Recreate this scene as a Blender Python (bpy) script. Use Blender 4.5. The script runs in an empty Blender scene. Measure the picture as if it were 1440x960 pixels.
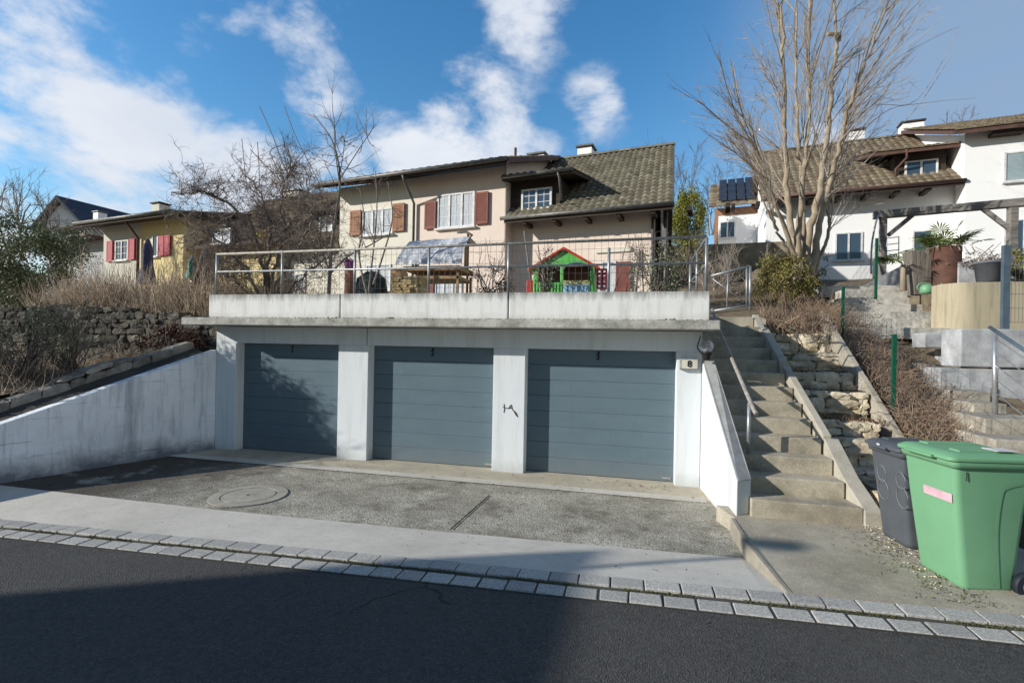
import bpy, math, random
from mathutils import Vector, Matrix
from mathutils import noise as mnoise
R = random.Random(11)
rad = math.radians
sc = bpy.context.scene
col = sc.collection
# ------------------------------------------------------------------ camera model (used to survey points onto real planes)
FPX, ROLL, TH, CH, CX, CY = 700.0, .019, rad(13.6), 2.03, 720.0, 487.0
_n = math.hypot(1, ROLL); CS, SN = 1/_n, ROLL/_n
def ray(px, py):
    dx, dy = px-CX, py-CY
    a = (dx*CS+dy*SN)/FPX; b = (-dx*SN+dy*CS)/FPX
    return Vector((-math.sin(TH)+a*math.cos(TH), math.cos(TH)+a*math.sin(TH), -b))
def W(px, py, Y=None, X=None, Z=None, D=None):
    d = ray(px, py)
    if Y is not None: t = Y/d.y
    elif X is not None: t = X/d.x
    elif Z is not None: t = (Z-CH)/d.z
    else: t = D
    return Vector((d.x*t, d.y*t, CH+d.z*t))
class Frame:                                    # a vertical facade frame: x along the facade, y into the hill
    def __init__(s, o, rz):
        s.o = Vector((o[0], o[1], 0)); s.rz = rz
        s.x = Vector((math.cos(rz), math.sin(rz), 0)); s.y = Vector((-math.sin(rz), math.cos(rz), 0))
    def p(s, x, y, z): return s.o+s.x*x+s.y*y+Vector((0, 0, z))
    def hit(s, px, py, y=0.0):
        d = ray(px, py); c = Vector((0, 0, CH)); t = (y-(c-s.o).dot(s.y))/d.dot(s.y)
        q = c+d*t
        return (q-s.o).dot(s.x), q.z
WORLD = Frame((0, 0), 0)
# ------------------------------------------------------------------ materials
def lin(c): return tuple((x/255/12.92 if x/255 <= .04045 else ((x/255+.055)/1.055)**2.4) for x in c)
class NB:
    def __init__(s, name):
        s.m = bpy.data.materials.new(name); s.m.use_nodes = True; s.t = s.m.node_tree
        s.b = s.t.nodes['Principled BSDF']
        s.pos = s.t.nodes.new('ShaderNodeNewGeometry').outputs['Position']
    def n(s, typ, **kw):
        x = s.t.nodes.new(typ)
        for k, v in kw.items(): setattr(x, k, v)
        return x
    def l(s, a, b): s.t.links.new(a, b)
    def noise(s, scale, detail=5, rough=.6, stretch=None, vec=None, dist=0):
        v = vec or s.pos
        if stretch:
            mp = s.n('ShaderNodeMapping'); mp.inputs['Scale'].default_value = stretch; s.l(v, mp.inputs[0]); v = mp.outputs[0]
        x = s.n('ShaderNodeTexNoise'); x.inputs['Scale'].default_value = scale; x.inputs['Detail'].default_value = detail
        x.inputs['Roughness'].default_value = rough; x.inputs['Distortion'].default_value = dist
        s.l(v, x.inputs['Vector']); return x.outputs['Fac']
    def ramp(s, fac, a, b, lo=0., hi=1.):
        r = s.n('ShaderNodeMapRange'); r.inputs[1].default_value = a; r.inputs[2].default_value = b
        r.inputs[3].default_value = lo; r.inputs[4].default_value = hi; s.l(fac, r.inputs[0]); return r.outputs[0]
    def mix(s, fac, a, b, mode='MIX'):
        x = s.n('ShaderNodeMix', data_type='RGBA', blend_type=mode)
        for i, v in ((0, fac), (6, a), (7, b)):
            if hasattr(v, 'links') or hasattr(v, 'is_linked'): s.l(v, x.inputs[i])
            elif i == 0: x.inputs[0].default_value = v
            else: x.inputs[i].default_value = (*v[:3], 1)
        return x.outputs[2]
    def math(s, op, a, b=0.):
        x = s.n('ShaderNodeMath', operation=op)
        for i, v in ((0, a), (1, b)):
            if hasattr(v, 'is_linked'): s.l(v, x.inputs[i])
            else: x.inputs[i].default_value = v
        return x.outputs[0]
    def z(s):
        x = s.n('ShaderNodeSeparateXYZ'); s.l(s.pos, x.inputs[0]); return x.outputs
    def bump(s, h, strength=.3, dist=.01):
        x = s.n('ShaderNodeBump'); x.inputs['Strength'].default_value = strength; x.inputs['Distance'].default_value = dist
        s.l(h, x.inputs['Height']); s.l(x.outputs[0], s.b.inputs['Normal'])
    def fin(s, colr, rough=.8, metal=0., spec=.3):
        if hasattr(colr, 'is_linked'): s.l(colr, s.b.inputs['Base Color'])
        else: s.b.inputs['Base Color'].default_value = (*colr[:3], 1)
        s.b.inputs['Roughness'].default_value = rough; s.b.inputs['Metallic'].default_value = metal
        s.b.inputs['Specular IOR Level'].default_value = spec
        return s.m
def simple(name, c, c2=None, scale=6, rough=.75, metal=0., bump=.15, bscale=60, spec=.3, stretch=None, dist=.004, lo=.35, hi=.65):
    n = NB(name); c2 = c2 or tuple(x*.72 for x in c)
    f = n.ramp(n.noise(scale, 6, stretch=stretch), lo, hi)
    cc = n.mix(f, c, c2)
    if bump: n.bump(n.noise(bscale, 4, stretch=stretch), bump, dist)
    return n.fin(cc, rough, metal, spec)
def island(name, cols, rough=.85, bump=.3, bscale=30, nscale=8, spec=.2, dist=.01):
    """colour varies from one stone/tile/leaf to the next"""
    n = NB(name); g = n.n('ShaderNodeNewGeometry')
    cr = n.n('ShaderNodeValToRGB'); n.l(g.outputs['Random Per Island'], cr.inputs[0])
    el = cr.color_ramp.elements
    for i, c in enumerate(cols):
        e = el[i] if i < 2 else el.new(i/(len(cols)-1))
        e.position = i/(len(cols)-1); e.color = (*c, 1)
    f = n.ramp(n.noise(nscale, 6), .3, .7, .55, 1.25)
    mx = n.mix(1., cr.outputs[0], f, 'MULTIPLY')
    if bump: n.bump(n.noise(bscale, 5), bump, dist)
    return n.fin(mx, rough, 0, spec)
def cracks(n, cc, scale=.6, width=.006, seed=0., dark=(.05, .05, .045), thr=.5):
    v = n.n('ShaderNodeTexVoronoi', feature='DISTANCE_TO_EDGE'); v.inputs['Scale'].default_value = scale
    va = n.n('ShaderNodeVectorMath', operation='ADD'); sc_ = n.n('ShaderNodeVectorMath', operation='SCALE'); sc_.inputs['Scale'].default_value = .22
    nn = n.n('ShaderNodeTexNoise'); nn.inputs['Scale'].default_value = 4; nn.inputs['Detail'].default_value = 6; n.l(n.pos, nn.inputs['Vector'])
    n.l(nn.outputs['Color'], sc_.inputs[0]); n.l(n.pos, va.inputs[0]); n.l(sc_.outputs[0], va.inputs[1]); n.l(va.outputs[0], v.inputs['Vector'])
    f = n.math('MULTIPLY', n.ramp(v.outputs['Distance'], width, width*.3), n.ramp(n.noise(.7+seed, 3), thr, thr+.06))
    return n.mix(n.math('MULTIPLY', f, .75), cc, dark)
M = {}
# asphalt
n = NB('asphalt'); v = n.n('ShaderNodeTexVoronoi'); v.inputs['Scale'].default_value = 95; n.l(n.pos, v.inputs['Vector'])
f1 = n.ramp(v.outputs['Color'], 0., 1.); c = n.mix(f1, (.022, .022, .023), (.125, .12, .112))
c = n.mix(n.ramp(n.noise(60, 5, .7), .35, .7, 0, .7), c, (.05, .05, .048))
v2 = n.n('ShaderNodeTexVoronoi'); v2.inputs['Scale'].default_value = 48; n.l(n.pos, v2.inputs['Vector'])
c = n.mix(n.math('MULTIPLY', n.ramp(v2.outputs['Distance'], .16, .1), n.ramp(n.noise(30, 2), .5, .62)), c, (.34, .33, .31))
c = n.mix(n.ramp(n.noise(.9, 6), .35, .7, 0, .4), c, (.105, .10, .092))
c = n.mix(n.ramp(n.noise(6, 5), .6, .75, 0, .3), c, (.03, .03, .03))
c = n.mix(n.ramp(n.noise(17, 6, .8), .5, .68, 0, .55), c, (.028, .028, .028)); c = n.mix(n.ramp(n.noise(26, 6, .8), .47, .36, 0, .4), c, (.14, .135, .125))
c = cracks(n, c, .38, .005, .3, (.012, .012, .012), .53)
n.bump(v.outputs['Distance'], .8, .008); M['asphalt'] = n.fin(c, .8, 0, .3)
# exposed aggregate driveway
n = NB('exposed_aggregate'); v = n.n('ShaderNodeTexVoronoi'); v.inputs['Scale'].default_value = 60; n.l(n.pos, v.inputs['Vector'])
c = n.mix(n.ramp(v.outputs['Color'], .1, .9), (.24, .225, .18), (.62, .59, .51))
c = n.mix(n.ramp(n.noise(1.1, 7, .65), .38, .66), c, (.25, .23, .185))
c = n.mix(n.ramp(n.noise(4, 6), .55, .7, 0, .5), c, (.46, .44, .39))
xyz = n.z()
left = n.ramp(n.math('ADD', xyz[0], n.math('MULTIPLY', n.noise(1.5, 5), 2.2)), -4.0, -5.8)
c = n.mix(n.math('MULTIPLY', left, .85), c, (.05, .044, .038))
c = n.mix(n.ramp(n.noise(2.2, 8, .75), .52, .66, 0, .6), c, (.13, .115, .09)); c = n.mix(n.ramp(n.noise(13, 6, .7), .56, .68, 0, .5), c, (.10, .09, .07)); c = n.mix(n.ramp(n.noise(1.7, 7, .7), .44, .34, 0, .55), c, (.60, .57, .49))
n.bump(n.math('SUBTRACT', 1., v.outputs['Distance']), .7, .008); M['aggregate'] = n.fin(c, .9, 0, .2)
def concrete(name, c, dark, stain=.5, sc_=1.2, fine=35, rough=.85, tint=None, crack=0, agg=.3, mid=.3):
    n = NB(name); cc = n.mix(n.ramp(n.noise(sc_, 8, .7), .38, .64, 0, stain), c, dark)
    cc = n.mix(n.ramp(n.noise(fine, 4), .35, .75, 0, .35), cc, tuple(x*.6 for x in c))
    cc = n.mix(n.ramp(n.noise(8, 8, .75), .5, .66, 0, mid), cc, tuple(x*.55 for x in c))
    cc = n.mix(n.ramp(n.noise(90, 3, .7), .54, .66, 0, agg), cc, tuple(x*.35 for x in c))
    cc = n.mix(n.ramp(n.noise(75, 3, .7), .42, .34, 0, agg), cc, tuple(min(.9, x*1.5) for x in c))
    if tint: cc = n.mix(n.ramp(n.noise(2.5, 6), .55, .7, 0, .6), cc, tint)
    if crack: cc = cracks(n, cc, crack)
    n.bump(n.noise(70, 6), .35, .006); return n.fin(cc, rough, 0, .25)
M['apron'] = concrete('smooth_concrete', (.69, .655, .585), (.49, .465, .41), .8, .8, agg=.15, mid=.3)
M['threshold'] = concrete('cream_concrete', (.60, .54, .42), (.36, .33, .27), .8, 1.5, tint=(.45, .42, .36))
M['landing'] = concrete('landing_concrete', (.50, .455, .365), (.26, .225, .175), .9, 1.6, 60, tint=(.40, .365, .31), agg=.6, mid=.5)
M['steps'] = concrete('step_concrete', (.53, .475, .37), (.27, .235, .18), .9, 2.6, 50, tint=(.20, .185, .14), agg=.6, mid=.5)
M['manhole'] = concrete('old_cover_concrete', (.47, .445, .385), (.32, .30, .25), .9, 4, 60)
M['kerbconc'] = concrete('kerb_concrete', (.38, .35, .29), (.24, .21, .17), .8, 2, 40)
M['cheek'] = concrete('cheek_concrete', (.50, .465, .39), (.34, .31, .25), .8, 2, 40)
M['slab'] = concrete('mossy_slab_concrete', (.56, .55, .51), (.18, .18, .15), 1.0, 3.2, 25, tint=(.15, .17, .09), agg=.6, mid=.6)
M['granite'] = island('granite_setts', [(.38, .37, .35), (.50, .485, .45), (.44, .43, .40), (.54, .525, .49), (.41, .40, .38)], .85, .5, 120, 60)
M['joint'] = concrete('joint_sand', (.10, .095, .075), (.05, .05, .04), .8, 4)
# painted render with dirt
def painted(name, c, dirt, amount=.4, z0=None, z1=None, streak=1.6, top=None, board=False):
    n = NB(name); st = n.noise(2.2, 6, .7, stretch=(streak*2.2, streak*2.2, .35))
    f = n.ramp(st, .48, .74, 0, amount); cc = n.mix(f, c, dirt)
    cc = n.mix(n.ramp(n.noise(3.5, 7), .55, .75, 0, amount*.6), cc, tuple(x*.75 for x in c))
    xyz = n.z()
    if z0 is not None:       # grime rising from the ground
        g = n.ramp(n.math('ADD', xyz[2], n.math('MULTIPLY', n.noise(3, 6), z1)), z0+z1*.25, z0+z1, 1., 0.)
        cc = n.mix(n.math('MULTIPLY', g, .75), cc, dirt)
    if top is not None:      # black algae under the upper edge
        g = n.ramp(n.math('ADD', xyz[2], n.math('MULTIPLY', n.noise(4, 7, .7, stretch=(3, 3, .6)), .34)), top-.02, top+.16)
        cc = n.mix(n.math('MULTIPLY', g, .9), cc, (.10, .10, .09))
    if board:
        w = n.n('ShaderNodeTexWave', bands_direction='Z'); w.inputs['Scale'].default_value = 1.1; w.inputs['Distortion'].default_value = 2.5; w.inputs['Detail'].default_value = 5; w.inputs['Detail Scale'].default_value = .6
        n.l(n.pos, w.inputs[0]); cc = n.mix(n.ramp(w.outputs['Fac'], .0, .05, .22, 0), cc, dirt)
    n.bump(n.noise(45, 6), .25, .006); return n.fin(cc, .8, 0, .25)
M['render'] = painted('painted_render', (.73, .77, .80), (.42, .43, .42), .38, 0.0, .42)
n = NB('weathered_wall_paint'); xyz = n.z()
c = n.mix(n.ramp(n.noise(1.1, 7, .7), .4, .65, 0, .5), (.88, .93, .98), (.62, .68, .74))
c = n.mix(n.ramp(n.noise(1.5, 7, .72, stretch=(2.2, 2.2, .28)), .50, .68, 0, .65), c, (.26, .30, .35))
c = n.mix(n.ramp(n.noise(4.5, 7, .7, stretch=(2.2, 2.2, .15)), .55, .7, 0, .6), c, (.22, .255, .30))
c = n.mix(n.ramp(n.noise(2.2, 7, .75, stretch=(.35, .35, 7)), .60, .66, 0, .6), c, (.18, .21, .25))
g = n.ramp(n.math('ADD', xyz[2], n.math('MULTIPLY', n.noise(2.2, 8, .7), .75)), .72, .40); c = n.mix(n.math('MULTIPLY', g, .9), c, (.10, .125, .16))
n.bump(n.noise(45, 6), .3, .006); M['leftwall'] = n.fin(c, .85, 0, .2)
M['rightwall'] = painted('right_wing_paint', (.64, .66, .68), (.42, .42, .42), .45)
M['coping'] = concrete('wing_coping', (.50, .50, .49), (.30, .30, .28), .8, 5, 60)
M['parapet'] = painted('parapet_concrete', (.80, .80, .78), (.42, .41, .37), .65, 2.44, .22, 1.0, top=2.92)
# sectional door paint
n = NB('slate_blue_door_paint'); c = n.mix(n.ramp(n.noise(2, 6, stretch=(1, 1, 3)), .35, .7), (.120, .172, .208), (.136, .190, .226))
c = n.mix(n.ramp(n.noise(5, 6), .62, .8, 0, .35), c, (.22, .25, .26))
n.bump(n.noise(220, 3, stretch=(1, 1, .25)), .12, .002); dz_ = n.ramp(n.math('ADD', n.z()[2], n.math('MULTIPLY', n.noise(5, 7, .7), .5)), .62, .22); c = n.mix(n.math('MULTIPLY', dz_, .4), c, (.22, .22, .21))
c = n.mix(n.ramp(n.noise(3, 7, .75, stretch=(3, 3, .3)), .56, .72, 0, .35), c, (.085, .12, .145))
M['door'] = n.fin(c, .6, 0, .15)
M['dark'] = simple('dark_gap', (.01, .01, .01), bump=0)
M['black'] = simple('black_paint', (.02, .02, .022), rough=.5, bump=0)
M['galv'] = simple('galvanised_steel', (.42, .44, .46), (.28, .29, .30), 14, .45, .6, .1, 90)
M['galvd'] = simple('weathered_pipe', (.48, .46, .42), (.25, .22, .18), 20, .6, .2, .2, 90)
M['wire'] = simple('wire', (.16, .16, .16), rough=.6, metal=.3, bump=0)
M['greenpost'] = simple('green_coated_metal', (.006, .10, .055), (.005, .065, .038), 9, .4, 0, .05, 80)
M['greypost'] = simple('anthracite_coated_metal', (.10, .14, .18), rough=.45, bump=.05)
M['alu'] = simple('brushed_aluminium', (.62, .63, .64), rough=.35, metal=.7, bump=.05)
M['greenbin'] = simple('green_bin_plastic', (.16, .36, .20), (.18, .395, .225), 3, .5, 0, .12, 200, .5, dist=.002)
M['greenlid'] = simple('green_lid_plastic', (.155, .355, .19), (.17, .38, .205), 3, .5, 0, .1, 200, .5, dist=.002)
M['bindark'] = simple('dark_green_plastic', (.09, .21, .12), bump=0)
M['greybin'] = simple('dark_bin_plastic', (.075, .088, .105), (.095, .105, .12), 5, .5, 0, .12, 200, .4, dist=.002)
M['wheel'] = simple('wheel_rubber', (.025, .03, .045), rough=.6, bump=.1)
M['chalk'] = simple('chalk', (.22, .235, .25), bump=0)
M['pink'] = simple('pink_sticker', (.75, .48, .55), bump=0)
M['whitepl'] = simple('white_plastic', (.78, .78, .78), rough=.4, bump=0)
M['cream'] = simple('cream_enamel', (.70, .67, .56), (.6, .58, .48), rough=.45, bump=0)
M['frosted'] = None
n = NB('smoked_glass'); n.b.inputs['Transmission Weight'].default_value = .75; n.b.inputs['Roughness'].default_value = .12
M['frosted'] = n.fin((.75, .75, .80), .12, 0, .5)
M['bulb'] = simple('bulb_glass', (.8, .8, .8), rough=.3, bump=0)
M['stone'] = island('limestone_blocks', [(.68, .58, .41), (.80, .71, .55), (.54, .45, .32), (.86, .79, .66), (.60, .54, .43), (.74, .60, .40)], .9, .8, 14, 7, dist=.03)
M['drystone'] = island('dark_fieldstone', [(.07, .065, .055), (.12, .115, .10), (.05, .05, .045), (.17, .16, .135), (.09, .085, .07)], .95, .9, 14, 5, dist=.05)
M['ledge'] = island('grey_ledge_stone', [(.30, .28, .24), (.20, .19, .17), (.36, .34, .30), (.24, .225, .2)], .95, .8, 12, 5, dist=.03)
M['mortar'] = concrete('stone_mortar', (.40, .34, .25), (.17, .14, .10), .9, 3)
M['mortard'] = concrete('dark_mortar', (.11, .10, .085), (.05, .045, .04), .9, 3)
M['soil'] = simple('garden_soil', (.16, .12, .08), (.26, .215, .15), 7, .95, 0, .9, 30, .1, dist=.03)
M['turf'] = simple('rough_slope', (.13, .12, .06), (.24, .20, .13), 1.5, .95, 0, .9, 14, .1, dist=.05)
M['granblock'] = island('granite_block', [(.42, .43, .44), (.48, .49, .50), (.40, .41, .42), (.45, .45, .45)], .85, .6, 60, 4, dist=.01)
M['palestep'] = island('pale_step_stone', [(.50, .475, .42), (.58, .555, .50), (.44, .42, .37)], .9, .5, 40, 6)
M['sandstep'] = island('sandstone_step', [(.33, .29, .23), (.42, .385, .32), (.28, .25, .195), (.38, .34, .27)], .9, .5, 40, 6)
M['beigewall'] = painted('beige_render', (.46, .40, .28), (.24, .21, .16), .8)
M['rust'] = simple('rusty_steel', (.15, .072, .05), (.085, .045, .034), 5, .75, .1, .3, 60)
M['wood'] = simple('grey_timber', (.24, .215, .19), (.13, .115, .10), 3, .9, 0, .4, 20, stretch=(8, 8, 1))
M['beam'] = simple('grey_beam_timber', (.30, .28, .255), (.15, .135, .12), 2.5, .9, 0, .4, 20, stretch=(1, 1, 9))
M['newwood'] = simple('pale_timber', (.50, .33, .17), (.36, .22, .11), 6, .8, 0, .2, 40)
M['logs'] = island('cut_logs', [(.56, .42, .22), (.46, .33, .16), (.64, .50, .29), (.36, .25, .12)], .85, .3, 40, 20)
M['tarp'] = simple('grey_tarpaulin', (.66, .67, .70), (.50, .52, .56), 3, .45, 0, .9, 7, .4, dist=.05)
M['darktarp'] = simple('dark_grill_cover', (.045, .065, .06), (.02, .03, .03), 5, .6, 0, .9, 9, dist=.04)
M['playgreen'] = simple('playhouse_green_plastic', (.16, .60, .13), (.11, .48, .09), 3, .4, bump=0, spec=.5)
M['playred'] = simple('red_plastic', (.62, .05, .03), (.45, .03, .02), 3, .4, bump=0, spec=.5)
M['playblue'] = simple('blue_door_plastic', (.20, .42, .62), (.5, .7, .75), 30, .4, bump=0, spec=.5)
M['playyellow'] = simple('yellow_plastic', (.68, .62, .28), rough=.4, bump=0)
M['crate'] = simple('burgundy_plastic', (.22, .015, .04), rough=.5, bump=0)
M['terracotta'] = simple('terracotta', (.42, .20, .13), (.32, .14, .09), 8, .85)
M['yellow'] = simple('yellow_fat_ball_net', (.70, .62, .06), rough=.6, bump=.2)
M['feltroof'] = simple('bird_table_roof', (.09, .075, .06), rough=.9)
M['teal'] = simple('teal_parasol_cover', (.02, .20, .16), (.04, .28, .22), 5, .7, 0, .4, 12, stretch=(4, 4, .6), dist=.03)
M['navy'] = simple('navy_parasol_cover', (.045, .045, .09), (.08, .08, .14), 5, .75, 0, .5, 12, stretch=(4, 4, .6), dist=.03)
M['pot'] = simple('grey_planter', (.16, .175, .20), (.12, .13, .15), 5, .6)
M['purple'] = simple('purple_flowers', (.32, .08, .26), bump=0)
# walls
M['pinkwall'] = painted('pink_beige_render', (.82, .69, .60), (.64, .53, .46), .35)
M['creamwall'] = painted('cream_render', (.78, .74, .64), (.64, .60, .51), .3)
M['yellowwall'] = painted('yellow_render', (.80, .65, .34), (.58, .43, .20), .3)
M['palewall'] = painted('pale_render', (.62, .60, .52), (.48, .46, .40), .3)
M['whitewall'] = painted('white_render', (.90, .90, .90), (.78, .78, .78), .15)
M['greywall'] = painted('grey_render', (.42, .43, .44), (.30, .31, .32), .3)
M['orangewall'] = painted('orange_timber', (.34, .19, .12), (.22, .12, .08), .5)
M['shutbrown'] = simple('brown_shutter', (.38, .185, .10), (.30, .14, .075), 4, .6, bump=0)
M['shutmar'] = simple('maroon_shutter', (.25, .085, .065), (.20, .065, .05), 4, .6, bump=0)
M['shutred'] = simple('red_shutter', (.46, .04, .07), (.38, .03, .05), 4, .6, bump=0)
M['winframe'] = simple('white_window_frame', (.80, .80, .80), rough=.5, bump=0)
M['curtain'] = simple('net_curtain', (.62, .66, .70), (.40, .44, .50), 9, .7, 0, .3, 9, stretch=(6, 6, .5), dist=.03)
n = NB('window_glass'); M['glass'] = n.fin((.05, .08, .12), .06, 0, 1.0)
n = NB('pale_window_glass'); M['paleglass'] = n.fin((.34, .42, .44), .1, 0, .8)
M['darkwood'] = simple('dark_stained_boards', (.035, .025, .02), (.06, .042, .032), 4, .7, 0, .5, 12, stretch=(1, 1, 6))
M['fascia'] = simple('fascia_copper_brown', (.14, .075, .06), (.09, .055, .045), 6, .6)
M['gutter'] = simple('zinc_gutter', (.20, .20, .19), (.12, .11, .10), 8, .5, .4)
M['tile'] = island('mossy_roof_tiles', [(.15, .135, .10), (.20, .18, .13), (.25, .23, .165), (.17, .15, .11), (.30, .28, .205), (.19, .17, .125)], .9, .4, 40, 16)
M['tilebrown'] = island('brown_roof_tiles', [(.17, .12, .085), (.22, .175, .12), (.28, .24, .165), (.19, .14, .10), (.31, .27, .19), (.20, .155, .11)], .9, .4, 40, 16)
M['tiledull'] = island('dull_brown_tiles', [(.13, .10, .075), (.19, .155, .11), (.16, .12, .09)], .9, .4, 40, 9)
M['slate'] = simple('blue_slate_roof', (.035, .048, .07), (.05, .065, .09), 5, .6, 0, .4, 14)
M['solar'] = simple('solar_panel', (.03, .035, .045), (.045, .05, .065), 3, .35, 0., 0, spec=.4)
# plants
M['bark'] = simple('pale_bark', (.42, .35, .26), (.27, .215, .155), 9, .9, 0, .6, 40, stretch=(1, 1, .4))
M['twig'] = simple('tan_twigs', (.52, .46, .40), (.38, .32, .27), 9, .9, bump=0)
M['barkg'] = simple('grey_bark', (.17, .145, .125), (.27, .235, .20), 9, .9, 0, .6, 40)
M['twigg'] = simple('grey_brown_twigs', (.26, .21, .18), (.16, .13, .11), 9, .9, bump=0)
def leafmat(name, cols): return island(name, cols, .6, 0, 30, 3, .35)
M['leaf'] = leafmat('evergreen_leaf', [(.13, .165, .075), (.21, .25, .125), (.30, .325, .19), (.09, .12, .05), (.37, .365, .24)])
M['yewleaf'] = leafmat('bronzed_juniper_leaf', [(.11, .13, .03), (.22, .23, .05), (.30, .20, .07), (.07, .09, .02), (.34, .30, .09), (.20, .11, .045)])
M['cypleaf'] = leafmat('golden_cypress_leaf', [(.16, .17, .03), (.32, .30, .05), (.22, .23, .04), (.10, .12, .025)])
M['redleaf'] = leafmat('dry_red_leaf', [(.10, .03, .02), (.16, .06, .035), (.05, .03, .02), (.20, .10, .05)])
M['palm'] = leafmat('palm_leaf', [(.07, .14, .03), (.14, .22, .06), (.24, .28, .10), (.05, .09, .02)])
M['drygrass'] = island('dry_stems', [(.56, .46, .34), (.42, .33, .24), (.66, .56, .43), (.36, .26, .19), (.70, .61, .48)], .9, 0, 30, 3, .1)
M['bramble'] = island('bramble_stems', [(.44, .31, .23), (.32, .21, .15), (.54, .42, .31), (.22, .17, .09)], .9, 0, 30, 3, .1)
M['litter'] = island('dead_leaves', [(.10, .05, .03), (.18, .10, .05), (.05, .03, .02)], .9, 0, 30, 3, .1)
M['moss'] = island('moss_tufts', [(.10, .12, .03), (.15, .14, .05), (.07, .08, .03)], .95, 0, 30, 3, .1)
# ------------------------------------------------------------------ mesh builder
PM = {}
class MB:
    def __init__(s): s.v = []; s.f = []; s.sm = []
    def add(s, vs, fs, smooth=False):
        b = len(s.v); s.v += [Vector(v) for v in vs]; s.f += [tuple(i+b for i in f) for f in fs]; s.sm += [smooth]*len(fs); return s
    def hexa(s, p):            # p: bottom 4 (ccw), top 4
        return s.add(p, [(3, 2, 1, 0), (4, 5, 6, 7), (0, 1, 5, 4), (1, 2, 6, 5), (2, 3, 7, 6), (3, 0, 4, 7)])
    def box(s, x0, x1, y0, y1, z0, z1, fr=WORLD):
        return s.hexa([fr.p(x0, y0, z0), fr.p(x1, y0, z0), fr.p(x1, y1, z0), fr.p(x0, y1, z0), fr.p(x0, y0, z1), fr.p(x1, y0, z1), fr.p(x1, y1, z1), fr.p(x0, y1, z1)])
    def quad(s, a, b, c, d): return s.add([a, b, c, d], [(0, 1, 2, 3)])
    def prism(s, poly, off):   # poly: list of points, off: extrusion vector
        n = len(poly); off = Vector(off); poly = [Vector(p) for p in poly]
        return s.add(poly+[p+off for p in poly], [tuple(range(n))[::-1], tuple(range(n, 2*n))]+[(i, (i+1) % n, n+(i+1) % n, n+i) for i in range(n)])
    def plate(s, poly, h): return s.prism(poly, (0, 0, h))
    def tube(s, pts, r, sides=6, smooth=True, cap=True):
        pts = [Vector(p) for p in pts]; n = len(pts)
        rr = r if isinstance(r, (list, tuple)) else [r]*n
        b = len(s.v); up = None
        for i, p in enumerate(pts):
            d = (pts[min(i+1, n-1)]-pts[max(i-1, 0)])
            if d.length < 1e-9: d = Vector((0, 0, 1))
            d.normalize()
            if up is None: up = Vector((1, 0, 0)) if abs(d.x) < .8 else Vector((0, 1, 0))
            a = up-d*up.dot(d)
            if a.length < 1e-4: a = d.orthogonal()
            a.normalize(); c = d.cross(a); up = a
            for k in range(sides):
                t = 2*math.pi*k/sides; s.v.append(p+(a*math.cos(t)+c*math.sin(t))*rr[i])
        for i in range(n-1):
            for k in range(sides):
                k2 = (k+1) % sides
                s.f.append((b+i*sides+k, b+i*sides+k2, b+(i+1)*sides+k2, b+(i+1)*sides+k)); s.sm.append(smooth)
        if cap and sides > 3:
            s.f.append(tuple(b+k for k in range(sides))[::-1]); s.f.append(tuple(b+(n-1)*sides+k for k in range(sides))); s.sm += [False, False]
        return s
    def lathe(s, c, prof, sides=20, smooth=True):
        c = Vector(c); b = len(s.v)
        for r, z in prof:
            for k in range(sides):
                t = 2*math.pi*k/sides; s.v.append(c+Vector((r*math.cos(t), r*math.sin(t), z)))
        for i in range(len(prof)-1):
            for k in range(sides):
                k2 = (k+1) % sides
                s.f.append((b+i*sides+k, b+i*sides+k2, b+(i+1)*sides+k2, b+(i+1)*sides+k)); s.sm.append(smooth)
        return s
    def bar(s, a, b, w, h=None, up=(0, 0, 1)):
        a, b = Vector(a), Vector(b); h = h or w; d = (b-a).normalized(); up = Vector(up)
        x = d.cross(up)
        if x.length < 1e-4: x = d.orthogonal()
        x.normalize(); y = x.cross(d); x *= w/2; y *= h/2
        return s.hexa([a-x-y, a+x-y, a+x+y, a-x+y, b-x-y, b+x-y, b+x+y, b-x+y])
    def leaf(s, c, size, nrm=None, asp=.55):
        a = Vector((R.gauss(0, 1), R.gauss(0, 1), R.gauss(0, 1))).normalized(); b = a.orthogonal().normalized()
        ang = R.random()*6.28; b = Matrix.Rotation(ang, 3, a) @ b; c = Vector(c)
        b2 = a.cross(b)*asp*size/2; a2 = b*size/2
        s.add([c-a2, c+b2, c+a2, c-b2], [(0, 1, 2, 3)]); return s
    def build(s, name, mat, parent=None, bevel=0, loc=None):
        me = bpy.data.meshes.new(name)
        if parent is not None: inv = PM[parent.name].inverted(); vs = [inv @ v for v in s.v]; lo = None
        else:
            if loc is None:
                xs = [v.x for v in s.v]; ys = [v.y for v in s.v]
                loc = Vector(((min(xs)+max(xs))/2, (min(ys)+max(ys))/2, min(v.z for v in s.v)))
            vs = [v-loc for v in s.v]; lo = loc
        me.from_pydata([tuple(v) for v in vs], [], s.f)
        me.polygons.foreach_set('use_smooth', s.sm); me.update()
        ob = bpy.data.objects.new(name, me); col.objects.link(ob)
        for m_ in (mat if isinstance(mat, list) else [mat]): me.materials.append(m_ if not isinstance(m_, str) else M[m_])
        if parent is not None: ob.parent = parent; PM[ob.name] = PM[parent.name].copy()
        else: ob.location = lo; PM[ob.name] = Matrix.Translation(lo)
        if parent is not None:
            pass
        if bevel:
            bm = ob.modifiers.new('bevel', 'BEVEL'); bm.width = bevel; bm.segments = 2; bm.limit_method = 'ANGLE'; bm.angle_limit = rad(40)
            bm.harden_normals = False
        return ob
def tag(o, label=None, cat=None, group=None, kind=None):
    if label: o['label'] = label
    if cat: o['category'] = cat
    if group: o['group'] = group
    if kind: o['kind'] = kind
    return o
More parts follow.
